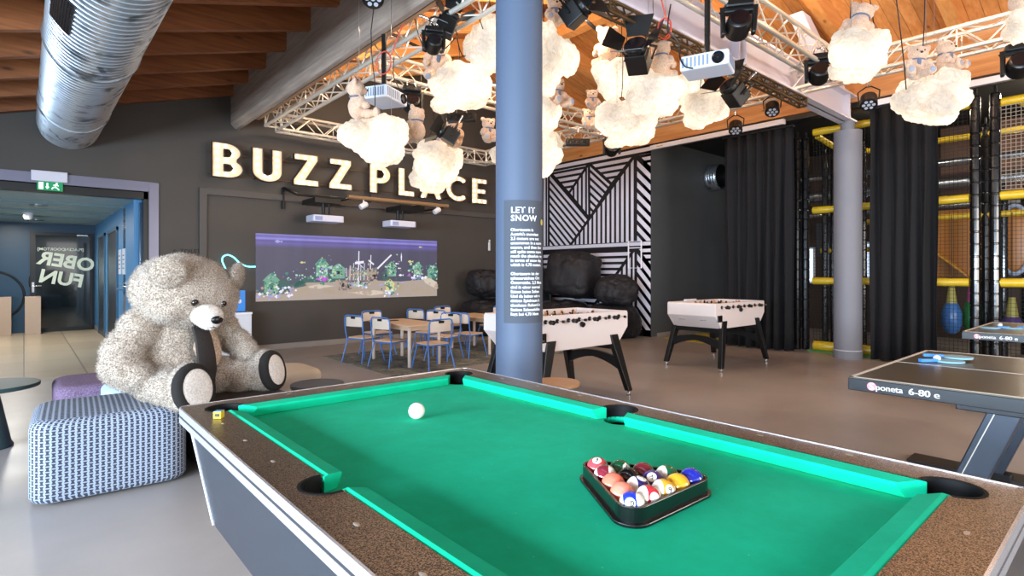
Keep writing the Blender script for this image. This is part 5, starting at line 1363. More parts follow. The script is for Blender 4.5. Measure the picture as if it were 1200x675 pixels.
# ================================================================ CLOUD LAMPS
cm = []
def cloud_mesh(seed, w, d, h):
    rr = random.Random(seed); bl = [((0, 0, 0), (w*.36, d*.36, h*.40))]
    for i in range(15):
        a = rr.uniform(0, 2*pi); e = rr.uniform(-.9, 1.0); k = rr.uniform(.55, .9)
        c = (w*.36*cos(a)*k*math.sqrt(max(.2, 1-e*e*.6)), d*.34*sin(a)*k, h*.28*e); s = rr.uniform(.16, .25)
        bl.append((c, (s*w, s*d, s*h*1.2)))
    o = blob('cloud_shade', bl, M_cloud, None, .018, 4, .034, 8, seed=seed)
    me = o.data; bpy.data.objects.remove(o); return me
cm = [cloud_mesh(s, .74, .60, .50) for s in (1, 2, 3, 4)]
def cloud(px, py, wpx, z, v, rz, label, sy=1.0, roof=5.0):
    sc = wpx*z/F/.71; c = atz(px, py, z)
    root = thing('cloud_lamp', label, 'ceiling lamp', tuple(c), 0, 'glowing cloud lamps')
    o = bpy.data.objects.new('cloud_shade', cm[v]); COL.objects.link(o); o.parent = root; o.rotation_euler = (0, 0, rz); o.scale = (sc, sc, sc*sy)
    top = (roofL(c.x) if c.x < RX else roofR(c.x))-c.z+.02
    for s in (-1, 1): MB().tube([(s*.16*sc, 0, .15*sc), (s*.16*sc, 0, top)], .0022, 5).build('suspension_wire', M_wire, root)
    k = random.Random(int(px)); pts = [(.02*math.sin(i*1.3)*1.5, .05+.02*cos(i*.9), .12*sc+(top-.12*sc)*i/8) for i in range(9)]
    MB().tube(pts, .0045, 6).build('power_cord', M_cable, root, smooth=60)
    return root, c, sc
def bear_meshes():
    b = [((0, 0, .10), (.095, .085, .11)), ((0, -.005, .19), (.07, .06, .05)), ((0, -.01, .27), (.095, .085, .085)), ((0, -.07, .25), (.048, .045, .038)),
         ((-.082, 0, .335), (.036, .02, .036)), ((.082, 0, .335), (.036, .02, .036)),
         ((-.095, -.03, .15), (.035, .045, .06), (radians(30), radians(20), 0)), ((.095, -.03, .15), (.035, .045, .06), (radians(30), radians(-20), 0)),
         ((-.11, -.075, .115), (.032, .04, .034)), ((.11, -.075, .115), (.032, .04, .034)),
         ((-.065, -.09, .04), (.045, .08, .04), (0, 0, radians(-20))), ((.065, -.09, .04), (.045, .08, .04), (0, 0, radians(20))), ((-.095, -.165, .05), (.043, .03, .05)), ((.095, -.165, .05), (.043, .03, .05))]
    return blob('body', b, M_peach, None, .008, 4, .004, 22, seed=5)
_b = bear_meshes(); BEAR_ME = _b.data; bpy.data.objects.remove(_b)
proto_bear = None
M_padg = mat('grey_paw_pad', '#8f93a0', .8); M_rib = mat('blue_grey_ribbon', '#5d6478', .7)
def small_bear(px, py, z, hpx, rz, label, pitch=0, roll=0, group='cream teddy bears riding on the clouds'):
    """py is the seat of the bear"""
    global proto_bear
    c = atz(px, py+1, z); s = .84*hpx*z/F/.36; rot = (radians(pitch), radians(roll), radians(rz))
    if proto_bear is None:
        r = thing('small_teddy_bear', label, 'teddy bear', tuple(c), 0, group)
        o = bpy.data.objects.new('body', BEAR_ME); COL.objects.link(o); o.parent = r
        MB().ball((0, -.113, .258), (.016, .010, .012), 12, 8).build('nose', M_nose, r, smooth=180)
        for q in (-1, 1):
            MB().ball((q*.034, -.088, .288), (.008, .006, .009), 10, 8).build('eye', M_nose, r, smooth=180)
            MB().ball((q*.097, -.194, .05), (.026, .005, .032), 14, 8).build('sole', M_padg, r, smooth=180)
        MB().tube([(.07*cos(t*pi/8), -.005+.062*sin(t*pi/8), .205) for t in range(16)], .009, 6, closed=True).prism([(-.012, -.078), (.012, -.078), (.02, -.07), (-.02, -.07)], .12, .205).build('ribbon', M_rib, r, smooth=60)
        proto_bear = r
    else: r = dup(proto_bear, tuple(c), label=label, group=group)
    r.location = c; r.rotation_euler = rot; r.scale = (s, s, s); return r
CL = [(440, 163, 92, 5.0, 0, .3, 'large cloud lamp over the end of the word BUZZ', .95),
      (510, 197, 84, 7.75, 1, 1.1, 'cloud lamp hiding parts of the letters L, A and C', .95),
      (540, 107, 84, 6.3, 2, .2, 'cloud lamp left of the column above the black lamp bar', .86),
      (577, 50, 66, 5.45, 3, 1.9, 'high cloud lamp half hidden by the left edge of the column', 1.5),
      (640, 68, 72, 4.9, 0, 2.4, 'tall cloud lamp just right of the column at the top', 1.6),
      (636, 138, 58, 5.6, 1, .9, 'small cloud lamp with bear ears just right of the column', 1.0),
      (616, 180, 92, 6.9, 2, 2.2, 'lowest cloud lamp behind the column, showing on both sides', .85),
      (726, 90, 72, 6.6, 3, .5, 'cloud lamp under the left black barn-door spotlight', .95),
      (770, 108, 76, 5.2, 0, 1.5, 'cloud lamp right of the left barn-door spotlight', .95),
      (733, 138, 70, 5.9, 1, 2.7, 'front cloud lamp low in the cluster right of the column', .95),
      (738, 158, 68, 7.5, 2, .1, 'lowest cloud lamp of the cluster right of the column', .62),
      (806, 104, 48, 7.1, 3, 1.2, 'small cloud lamp behind the white projector', 1.1),
      (826, 127, 66, 6.2, 0, 3.0, 'cloud lamp between the white projector and the right barn-door spotlight', .9),
      (1004, 66, 84, 5.0, 1, .2, 'broad cloud lamp above the grey right-hand column', .92),
      (1090, 115, 82, 5.0, 2, 2.0, 'cloud lamp carrying two bears before the right curtain', 1.08),
      (1208, 25, 60, 4.4, 3, .6, 'cloud lamp cut off by the right picture edge', 1.1)]
for px, py, w, z, v, rz, lab_, sy in CL: cloud(px, py, w, z, v, rz, lab_, sy)
small_bear(420, 138, 4.95, 52, 70, 'cream teddy bear sitting on the left of the cloud over the word BUZZ', -8, -12)
small_bear(489, 163, 5.5, 46, 200, 'orange-lit teddy bear seen from behind, right of the cloud over the word BUZZ', 0, 0)
small_bear(533, 172, 7.7, 44, -70, 'cream teddy bear on the cloud before the letters A and C', 0, 0)
small_bear(509, 82, 6.2, 52, -20, 'cream teddy bear on the cloud left of the column, behind a black lamp', 50, 0)
small_bear(572, 166, 6.9, 34, -15, 'small cream teddy bear peeping out left of the column', 0, 0)
small_bear(650, 30, 4.85, 40, -30, 'cream teddy bear right of the column at the top edge', 0, 0)
small_bear(652, 126, 5.6, 42, -10, 'cream teddy bear with round ears right of the column', 0, 0)
small_bear(712, 72, 6.6, 50, 140, 'cream teddy bear on the cloud left of the barn-door spotlight', 0, 0)
small_bear(774, 88, 5.2, 50, 110, 'peach teddy bear just right of the left barn-door spotlight', 0, 0)
small_bear(694, 128, 6.2, 28, -40, 'small teddy bear with one ear showing left of the front cloud', 0, 0)
small_bear(690, 150, 7.4, 28, -40, 'small teddy bear beside the lowest cloud of the right cluster', 0, 0)
small_bear(818, 92, 7.1, 34, -60, 'small peach teddy bear right of the cloud behind the projector', 0, 0)
small_bear(1002, 42, 5.0, 56, 120, 'cream teddy bear lying on the cloud above the right-hand column', 18, -18)
small_bear(1072, 92, 4.95, 46, -58, 'cream teddy bear facing the camera on the two-bear cloud', 0, 6)
small_bear(1108, 84, 5.05, 44, -10, 'cream teddy bear looking right on the two-bear cloud', 0, -8)
small_bear(1194, 12, 4.35, 48, 40, 'teddy bear showing a grey paw at the upper right picture corner', 0, 0)
# ================================================================ FIXTURES ON THE TRUSSES
M_lens = mat('dark_lens', '#0b0d14', .25)
proto = {}
def place(kind, make, c, rz, label, cat, group, scale=1, rot=None):
    if kind not in proto:
        r = make(); proto[kind] = r; tag(r, label, cat, group)
    else: r = dup(proto[kind], tuple(c), label=label, group=group)
    r.location = c; r.rotation_euler = rot or (0, 0, rz); r.scale = (scale,)*3; return r
def mk_head():
    r = thing('moving_head_light', None, None)
    MB().box((-.13, -.11, .12), (.13, .11, .20)).build('base', M_black, r, bevel=.02)
    MB().box((-.16, -.05, -.12), (-.12, .05, .13)).box((.12, -.05, -.12), (.16, .05, .13)).box((-.16, -.05, .09), (.16, .05, .13)).build('yoke', M_black, r, bevel=.015)
    h = MB().lathe([(.07, -.12), (.11, -.09), (.12, .02), (.105, .10), (.08, .12)], 24, 0, Matrix.Translation((0, 0, -.03)) @ Matrix.Rotation(radians(70), 4, 'X')).build('head', M_black, r, smooth=40)
    MB().lathe([(.002, .118), (.085, .121), (.085, .125)], 24, 0, Matrix.Translation((0, 0, -.03)) @ Matrix.Rotation(radians(70), 4, 'X')).build('lens', M_lens, h, smooth=40)
    MB().tube([(-.06, 0, .2), (-.06, 0, .26), (-.03, 0, .29), (.03, 0, .29), (.06, 0, .26), (.06, 0, .2)], .012, 8).build('hanging_clamp', M_chrome, r, smooth=60)
    return r
def mk_fres():
    r = thing('barn_door_spotlight', None, None)
    b = MB().box((-.09, -.10, -.09), (.09, .10, .10)).lathe([(.10, 0), (.105, .03), (.10, .06)], 24, 0, Matrix.Translation((0, -.10, 0)) @ Matrix.Rotation(pi/2, 4, 'X')).build('body', M_black, r, bevel=.012)
    MB().lathe([(.002, .062), (.085, .064), (.085, .068)], 20, 0, Matrix.Translation((0, -.10, 0)) @ Matrix.Rotation(pi/2, 4, 'X')).build('lens', M_lens, b)
    for k in range(5): MB().box((-.07, -.08+k*.035, .10), (.07, -.065+k*.035, .125)).build('cooling_fin', M_blackm, b)
    for k in range(4):
        M = Matrix.Translation((0, -.165, 0)) @ Matrix.Rotation(k*pi/2, 4, 'Y') @ Matrix.Translation((0, 0, .10)) @ Matrix.Rotation(radians(38), 4, 'X')
        MB().add([(-.09, 0, 0), (.09, 0, 0), (.13, -.0, .17), (-.13, -.0, .17), (-.09, .004, 0), (.09, .004, 0), (.13, .004, .17), (-.13, .004, .17)], [(0, 1, 2, 3), (7, 6, 5, 4), (0, 4, 5, 1), (1, 5, 6, 2), (2, 6, 7, 3), (3, 7, 4, 0)], 0, M).build('barn_door', M_black, r)
    MB().tube([(-.12, 0, 0), (-.125, 0, .16), (0, 0, .22), (.125, 0, .16), (.12, 0, 0)], .012, 6).build('yoke', M_black, r, smooth=60)
    MB().tube([(0, 0, .22), (0, 0, .30), (.03, 0, .34)], .014, 8).build('clamp', M_chrome, r, smooth=60)
    return r
def mk_par():
    r = thing('led_spotlight', None, None)
    b = MB().lathe([(.05, .10), (.095, .06), (.10, -.08), (.085, -.085)], 20, 0, Matrix.Rotation(radians(-35), 4, 'X')).build('body', M_black, r, smooth=40)
    m = MB()
    for k in range(7):
        a = k*pi/3; q = (0, 0) if k == 6 else (.055*cos(a), .055*sin(a)); m.lathe([(.002, -.088), (.020, -.088), (.022, -.083)], 10, 0, Matrix.Rotation(radians(-35), 4, 'X') @ Matrix.Translation((q[0], q[1], 0)))
    m.build('led_lenses', mat('led_lens', '#a8acb8', .15, coat=.5), b)
    MB().tube([(-.11, 0, 0), (-.12, 0, .12), (-.03, 0, .18), (.03, 0, .18), (.12, 0, .12), (.11, 0, 0)], .009, 6).build('yoke', M_black, r, smooth=60)
    MB().tube([(0, 0, .18), (0, 0, .26)], .016, 8).build('clamp', M_chrome, r, smooth=60)
    return r
def mk_bar():
    r = thing('effect_light', None, None)
    b = MB().box((-.19, -.05, -.055), (.19, .05, .055)).build('body', M_black, r, bevel=.012)
    for k in range(4): MB().lathe([(.002, .052), (.03, .054), (.034, .048)], 14, 0, Matrix.Translation((-.13+.087*k, 0, 0)) @ Matrix.Rotation(pi/2, 4, 'X')).build('lens', M_lens, b)
    MB().tube([(-.07, 0, .05), (-.06, 0, .14), (0, 0, .17), (.06, 0, .14), (.07, 0, .05)], .009, 6).build('yoke', M_chrome, r, smooth=60)
    MB().tube([(0, 0, .17), (0, 0, .24)], .014, 8).build('hanging_clamp', M_chrome, r, smooth=60)
    return r
def mk_proj():
    r = thing('ceiling_projector', None, None)
    b = MB().box((-.19, -.15, -.06), (.19, .15, .06)).build('body', mat('projector_white', '#d4d9e6', .35), r, bevel=.015, bseg=3)
    MB().lathe([(.002, .150), (.035, .152), (.045, .165), (.05, .15)], 20, 0, Matrix.Translation((.11, 0, 0)) @ Matrix.Rotation(pi/2, 4, 'X')).build('lens', M_lens, b, smooth=40)
    m = MB()
    for k in range(7): m.box((-.17+k*.032, -.153, -.04), (-.155+k*.032, -.149, .04))
    for k in range(9): m.box((-.193, -.12+k*.027, -.04), (-.189, -.108+k*.027, .04)).box((.189, -.12+k*.027, -.04), (.193, -.108+k*.027, .04))
    m.build('vent_slots', mat('vent_grey', '#7d8aa0', .5), b)
    MB().box((-.06, -.06, .06), (.06, .06, .085)).build('mount_plate', M_black, r)
    MB().tube([(0, 0, .08), (0, 0, 1.0)], .024, 12).build('ceiling_pole', M_black, r, smooth=60)
    return r
toC = lambda c: math.atan2(-c.x, c.y)+0        # rotation that turns local -Y to the camera
gH, gF, gP, gB, gJ = 'black moving head lights', 'black barn-door spotlights', 'black LED spotlights', 'black effect light bars', 'white ceiling projectors'
for px, py, z, w, lab_ in ((482, 119, 6.8, .85, 'black moving head light right of the left white projector'), (865, 27, 4.9, .9, 'largest black moving head light near the top of the steel beam'), (960, 84, 6.2, .9, 'black moving head light left of the broad cloud above the right-hand column'),
                           (717, 173, 9.2, .9, 'small black moving head light over the top of the striped mural'), (1195, 74, 5.5, .9, 'black moving head light at the right picture edge'), (508, 50, 4.95, .62, 'black moving head light in front of the bear left of the column')):
    c = atz(px, py, z); place('head', mk_head, c, toC(c)+.15, lab_, 'stage light', gH, w)
for px, py, z, rot, s, lab_ in ((748, 70, 4.85, (radians(-35), radians(5), radians(-70)), 1.0, 'black barn-door spotlight hanging before the middle clouds'), (862, 112, 5.7, (radians(-40), radians(10), radians(-110)), .95, 'black barn-door spotlight right of the right white projector'),
                            (672, 18, 4.4, (radians(-30), radians(-10), radians(20)), .8, 'black barn-door spotlight at the top edge right of the column'), (528, 160, 6.9, (radians(-30), 0, radians(-120)), .9, 'black barn-door spotlight beside the bear before the letter A'),
                            (524, 32, 5.1, (radians(-70), 0, radians(60)), .8, 'black spotlight with pale lens on the truss left of the column')):
    place('fres', mk_fres, atz(px, py, z), 0, lab_, 'stage light', gF, s, rot)
for px, py, z, lab_ in ((1018, 118, 6.5, 'black LED spotlight below the broad cloud by the right-hand column'), (905, 127, 7.35, 'black LED spotlight under the steel beam above the left curtain track'), (862, 149, 7.7, 'small round LED spotlight in front of the left curtain track'), (437, -7, 4.6, 'black LED spotlight on the timber beam at the top picture edge')):
    c = atz(px, py, z); place('par', mk_par, c, toC(c), lab_, 'stage light', gP, .9)
for px, py, z, rz, lab_ in ((541, 138, 7.3, -.9, 'black effect light bar above the word PLACE'), (677, 167, 8.9, -.7, 'black effect light bar on the middle truss before the mural')):
    place('bar', mk_bar, atz(px, py, z), rz, lab_, 'stage light', gB)
for px, py, z, rz, lab_ in ((450, 114, 5.5, .5, 'white ceiling projector on a black pole left of the column'), (829, 77, 4.6, -1.25, 'white ceiling projector on a black pole under the steel beam')):
    place('proj', mk_proj, atz(px, py, z), rz, lab_, 'projector', gJ)
# short-throw projectors on the wall frame
M_pj = mat('projector_pale_grey', '#cfd0e0', .4)
fr0 = onY(408, 230, 9.0); fr1 = onY(525, 243, 9.0)
root = thing('projector_frame', 'black wall frame with a wooden front bar holding the two wall projectors', 'frame', (fr0.x, 9.0, 2.60))
Lf = fr1.x-fr0.x
MB().tube([(0, 0, 0), (Lf, 0, 0)], .035, 10).build('front_bar', mat('brown_bar', '#8a6a4a', .5), root, smooth=60)
MB().tube([(-.8, .82, .16), (-.75, .3, .0), (0, .1, -.03)], .025, 8).tube([(-.8, .82, .16), (-.8, .82, -.2)], .03, 8).build('arm', M_black, root)
for x in (.05, Lf-.6, Lf-.05): MB().tube([(x, 0, -.02), (x-.05, .80, -.04)], .02, 8).build('arm', M_black, root)
MB().box((-.55, .05, -.13), (-.10, .62, -.05)).build('carrier_plate', M_black, root); MB().box((1.05, .05, -.14), (1.55, .62, -.05)).build('carrier_plate', M_black, root)
def wproj(px, py, lab_):
    c = onY(px, py, 9.22)
    r = thing('wall_projector', lab_, 'projector', tuple(c), 0, 'short-throw projectors on the wall frame')
    b = MB().prism(rrect(-.27, -.18, .27, .18, .05), -.055, .055).build('body', M_pj, r, bevel=.012)
    MB().box((-.24, -.186, -.035), (-.12, -.178, .03)).build('vent', mat('vent_lilac', '#8f9cc4', .5), b)
    MB().prism(rrect(-.16, -.10, .2, .14, .04), .055, .075).build('mirror_hood', M_black, b)
    MB().tube([(-.03, 0, .07), (-.03, 0, .30)], .03, 10).tube([(.07, 0, .07), (.07, 0, .30)], .015, 8).build('hanger', M_blackm, r)
wproj(381, 257, 'white short-throw projector under the second Z'); wproj(468, 263, 'white short-throw projector under the letter A')
for px, py, lab_ in ((426, 241, 'small white wall spotlight left on the wooden projector bar'), (512, 247, 'small white wall spotlight right on the wooden projector bar')):
    c = onY(px, py, 9.0)
    r = thing('small_spotlight', lab_, 'spotlight', tuple(c), 0, 'small white spotlights on the projector bar')
    MB().lathe([(.045, -.07), (.05, -.05), (.05, .06), (.03, .08)], 16, 0, Matrix.Rotation(radians(60), 4, 'Y')).build('lamp_head', M_white, r, smooth=40)
    MB().tube([(0, 0, .03), (0, 0, .13)], .012, 8).build('stem', M_white, r)
# ================================================================ VENTILATION DUCTS
def duct_mat():
    m, nt, b = newmat('spiral_duct'); L = nt.links; g = N(nt, 'ShaderNodeNewGeometry'); sp = N(nt, 'ShaderNodeSeparateXYZ'); L.new(g.outputs['Position'], sp.inputs[0])
    n = N(nt, 'ShaderNodeTexNoise', Scale=2.2, Detail=5.0, Distortion=2.5); L.new(g.outputs['Position'], n.inputs['Vector'])
    cr = N(nt, 'ShaderNodeValToRGB'); cr.color_ramp.elements[0].position = .33; cr.color_ramp.elements[1].position = .46; cr.color_ramp.elements[0].color = srgb('#6d7278'); cr.color_ramp.elements[1].color = srgb('#c3cbd4')
    L.new(n.outputs['Fac'], cr.inputs['Fac']); L.new(cr.outputs[0], b.inputs['Base Color']); b.inputs['Metallic'].default_value = .9; b.inputs['Roughness'].default_value = .33
    return m
M_duct = duct_mat()
DR, DXc, DZ = .345, .47, 3.36
prof = []
def duct(y0, y1, name, label, x=DXc, z=DZ, r=DR, pitch=.085):
    prof = [(r, 0)]; yy = pitch
    while yy < y1-y0: prof += [(r, yy-.008), (r+.006, yy-.004), (r+.006, yy+.004), (r, yy+.008)]; yy += pitch
    prof.append((r, y1-y0))
    root = thing(name, label, 'duct', (x, y0, z))
    MB().lathe(prof, 56, 0, Matrix.Rotation(-pi/2, 4, 'X'), cap=False).build('pipe', M_duct, root, smooth=50)
    MB().lathe([(r-.002, .004), (.01, .005)], 56, 0, Matrix.Translation((0, y1-y0-.01, 0)) @ Matrix.Rotation(-pi/2, 4, 'X'), cap=False).build('end_plate', M_black, root)
    return root
dr_ = duct(-2, 9.83, 'ventilation_duct', 'large silver spiral ventilation duct under the timber roof at the left')
# grille on the lower left flank of the duct
m = MB(); a0, a1 = radians(205), radians(232); y0_ = 4.72; y1_ = 5.32
def dp(a, y, r=DR+.012): return (r*cos(a), y+2, r*sin(a))
for i in range(9): a = a0+(a1-a0)*i/8; m.tube([dp(a, y0_), dp(a, y1_)], .006, 5)
for i in range(17): y = y0_+(y1_-y0_)*i/16; m.tube([dp(a0+(a1-a0)*k/6, y) for k in range(7)], .006, 5)
m.build('air_grille', M_black, dr_)
for y in (1.2, 3.6, 6.2, 8.6):
    MB().tube([(DR*cos(t*pi/20)*1.02, y+2, DR*sin(t*pi/20)*1.02) for t in range(40)], .012, 6, closed=True).tube([(0, y+2, DR), (0, y+2, .62)], .008, 6).build('hanging_band', M_duct, dr_, smooth=60)
r = thing('wall_duct_end', 'short silver spiral duct coming out of the dark recess wall', 'duct', (onY(846, 205, 6.4).x, 6.4, onY(838, 205, 6.4).z))
pr = [(.28, 0)]
for yy in (.06, .12, .18, .24): pr += [(.28, yy-.01), (.29, yy), (.28, yy+.01)]
pr.append((.28, .28)); MB().lathe(pr, 40, 0, Matrix.Rotation(-pi/2, 4, 'X'), cap=False).build('pipe', M_duct, r, smooth=50)
MB().lathe([(.279, 0), (.24, .0), (.24, .1), (.01, .1)], 40, 0, Matrix.Rotation(-pi/2, 4, 'X'), cap=False).build('mouth', M_blackm, r, smooth=40)
# ================================================================ LOOSE CABLES
def cable(name, P, label, m_, r=.006):
    o = MB().tube(smoothpts([Vector(p) for p in P], 6), r, 6).build(name, m_, smooth=60); return tag(o, label, 'cable')
def pz(L): return [atz(*p) for p in L]
cable('cable', pz([(774, -5, 4.6), (781, 22, 4.6), (786, 30, 4.6), (785, 42, 4.6), (778, 46, 4.6), (772, 40, 4.6), (772, 28, 4.6), (780, 21, 4.6), (786, 26, 4.6), (785, 38, 4.6), (779, 44, 4.6)]), 'red cable looped in front of the steel beam', M_redc, .006)
cable('cable', pz([(786, 5, 4.55), (783, 34, 4.55), (795, 50, 4.55), (797, 68, 4.55), (803, 78, 4.5), (812, 80, 4.5)]), 'black cable hanging from the steel beam to the right projector', M_cable, .006)
cable('cable', pz([(472, 28, 5.2), (462, 55, 5.3), (458, 65, 5.3), (452, 60, 5.35), (443, 66, 5.4), (441, 78, 5.4), (447, 87, 5.4), (456, 82, 5.4), (458, 68, 5.4), (452, 60, 5.4)]), 'red cable looped around the left projector pole', M_redc, .006)
for i, L in enumerate(([(486, 22, 5.3), (492, 45, 5.3), (503, 62, 5.3), (520, 58, 5.2), (534, 44, 5.2)], [(533, 30, 5.2), (538, 55, 5.3), (543, 66, 5.4), (549, 62, 5.5)], [(462, 66, 5.6), (461, 88, 5.6), (468, 104, 5.6)], [(561, 20, 5.2), (566, 34, 5.2)])):
    cable('cable', pz(L), ['black cable sagging from the left truss to a spotlight', 'black cable hanging down to the cloud left of the column', 'thin black cable beside the left projector pole', 'short black cable at the left of the column near the top'][i], M_cable, .005)
for i, (p, q) in enumerate((((1028, 60, 5.5), (1018, -10, 5.0)), ((1062, 105, 5.0), (1050, -5, 4.6)))):
    a, b = atz(*p), atz(*q); cable('cable', [a, a.lerp(b, .4)+Vector((.03, 0, -.02)), b], ['black cable hanging between the broad cloud and the two-bear cloud', 'black cable leading up from the two-bear cloud'][i], M_cable, .005)
# dark tie rods of the roof
for i, (p, q) in enumerate((((3.4, 3.9, 4.25), (9.3, 5.6, 4.25)), ((3.2, 6.2, 4.3), (9.3, 7.9, 4.3)))):
    o = MB().tube([p, q], .022, 8).build('tie_rod', M_blackm, smooth=60); tag(struct(o), 'dark tie rod under the orange timber roof')
# added fill: warm points above the cloud lamps, lighting roof and floor
for x, y, z, e in ((3.6, 4.6, 4.05, 50), (5.0, 5.4, 4.2, 65), (4.9, 4.3, 4.2, 50), (6.6, 2.9, 4.3, 60), (6.6, 1.2, 4.2, 50), (3.9, 7.4, 4.1, 50), (5.2, 7.8, 4.2, 50)): point('roof_fill', (x, y, z), e, (1, .78, .54), .05)
# ================================================================ CURTAINS
M_curt = mat('black_curtain_cloth', '#0d0d11', .9)
def curtain(y0, y1, z1, label, seed):
    root = thing('black_curtain', label, 'curtain', (9.50, y0, 0), 0)
    rr = random.Random(seed); n = 150; rows = 14; W_ = y1-y0; vs = []; fs = []
    ph = [rr.uniform(0, 6) for _ in range(4)]
    for k in range(rows+1):
        z = .02+(z1-.02)*k/rows; f = 1-.25*(k/rows)
        for i in range(n+1):
            t = i/n; y = W_*t
            w = .06*sin(t*W_*38+ph[0]+.5*sin(t*5+ph[1]))+.022*sin(t*W_*17+ph[2]+z*.3)+.012*sin(t*W_*71+ph[3])
            vs.append((w*f*(1+.3*sin(z*1.1+t*4)), y+.01*sin(z*2+t*30), z))
    m = n+1
    for k in range(rows):
        for i in range(n): fs.append((k*m+i, k*m+i+1, (k+1)*m+i+1, (k+1)*m+i))
    o = MB().add(vs, fs).build('cloth', M_curt, root, smooth=180)
    md = o.modifiers.new('s', 'SOLIDIFY'); md.thickness = .004
    MB().box((-.05, 0, z1), (.05, W_, z1+.03)).build('heading_tape', M_curt, root)
curtain(3.86, 5.08, 3.70, 'left black floor-length curtain, by the dark recess wall', 1)
curtain(1.94, 2.76, 3.72, 'right black floor-length curtain, right of the grey column', 2)
for y0, y1, lab_ in ((3.99, 6.60, 'white curtain track over the left curtain and the recess'), (-2.5, 2.72, 'white curtain track over the right curtain')):
    root = thing('curtain_track', lab_, 'curtain track', (9.46, y0, 3.76))
    MB().box((-.04, 0, 0), (.04, y1-y0, .085)).build('housing', M_trackw, root, bevel=.005)
    MB().box((-.01, .02, -.004), (.01, y1-y0-.02, .0)).build('slot', M_black, root)
    if y0 > 3: MB().box((-.043, y1-y0-.30, .03), (-.04, y1-y0-.16, .05)).build('yellow_sticker', M_yellow, root)
struct(MB().box((9.62, -4.0, 3.84), (9.80, 6.6, 3.93)).build('trim_7', M_black))
# ================================================================ SOFT-PLAY STRUCTURE
M_pad = mat('black_pvc_padding', '#0d0e12', .22, coat=.4); M_ypad = mat('yellow_pvc_padding', '#d9b427', .3, var=.08, vs=9)
def post(px, X, top, r=.062, lab_='', g='black padded posts of the play structure'):
    y = onX(px, 300, X).y
    root = thing('padded_post', lab_, 'post', (X, y, 0), 0, g)
    pr = [(r*.8, .0)]; z = .0; seg = .17
    while z+seg < top: pr += [(r*.9, z+.004), (r, z+.014), (r, z+seg-.014), (r*.9, z+seg-.004)]; z += seg
    pr.append((r*.8, top)); MB().lathe(pr, 16).build('padding', M_pad, root, smooth=22)
    MB().tube([(0, 0, 0), (0, 0, top+.1)], .02, 8).build('steel_tube', M_blackm, root); return y
for px, X, t, lab_ in ((1143, 9.95, 3.75, 'black padded post, left of the front pair right of the right curtain'), (1166, 9.95, 3.75, 'black padded post, right of the front pair right of the right curtain'), (1155, 11.2, 3.6, 'black padded post seen between the front pair'), (1176, 11.4, 2.6, 'slim black padded post right of the front pair'),
                       (1201, 12.0, 2.6, 'slim black padded post at the right picture edge'), (934, 9.95, 3.6, 'black padded post beside the left curtain'), (944, 10.05, 3.6, 'second black padded post beside the left curtain'), (967, 11.2, 3.5, 'black padded post left of the grey column, farther back'), (977, 11.3, 3.5, 'black padded post touching the grey column edge, farther back'), (1012, 11.0, 3.5, 'black padded post between the grey column and right curtain')):
    post(px, X, t, .062 if X < 11 else .055, lab_)
def ybeam(a, b, r, lab_, g='yellow padded beams of the play structure'):
    a, b = Vector(a), Vector(b); root = thing('padded_beam', lab_, 'beam', tuple(a), 0, g)
    d = b-a; k = max(2, int(d.length/.25)); pts = []; rs = []
    for i in range(k+1):
        for o_, s in ((-.008, .9), (.008, 1)) if 0 < i < k else ((0, 1),): pts.append(d*(i/k)+d.normalized()*o_); rs.append(r*s)
    MB().tube(pts, rs, 14).build('padding', M_ypad, root, smooth=60)
ends = ((1.2, -2.2, 'right of the post pair'), (1.66, 3.75, 'between the right curtain and the column'))
def yb(y0, y1, z, X, lab_, r=.06): ybeam((X, y0, z), (X, y1, z), r, lab_)
yb(-2.5, 1.36, 1.17, 9.98, 'yellow padded beam at hip height right of the post pair')
yb(1.68, 3.74, 1.17, 9.98, 'yellow padded beam at hip height between post pair and left posts')
yb(-2.5, 1.36, 2.35, 9.98, 'yellow padded beam above head height right of the post pair')
yb(1.68, 3.74, 2.35, 9.98, 'yellow padded beam above head height between post pair and left posts')
yb(-2.5, 1.36, 3.62, 10.0, 'topmost yellow padded beam right of the post pair')
yb(1.68, 3.74, 3.66, 10.0, 'topmost yellow padded beam between post pair and left posts')
yb(-1.0, 3.8, 3.45, 11.2, 'top yellow padded beam in the second row of posts', .05)
yb(-1.0, 3.8, 2.2, 11.2, 'middle yellow padded beam in the second row of posts', .05)
yb(2.6, 4.1, 1.72, 11.3, 'short yellow padded beam behind the grey column', .05)
yb(1.7, 3.72, .09, 9.98, 'yellow padded beam lying on the floor behind the column', .085)
ybeam((10.05, 1.15, 3.62), (11.2, .55, 3.05), .06, 'yellow padded diagonal strut right of the post pair near the top')
ybeam((10.05, 3.7, 3.6), (11.2, 3.35, 3.2), .05, 'yellow padded diagonal strut beside the left posts near the top')
struct(MB().box((9.84, 1.65, 0), (9.88, 3.78, .03)).build('trim_8', mat('green_floor_edge', '#3f7a34', .6)))
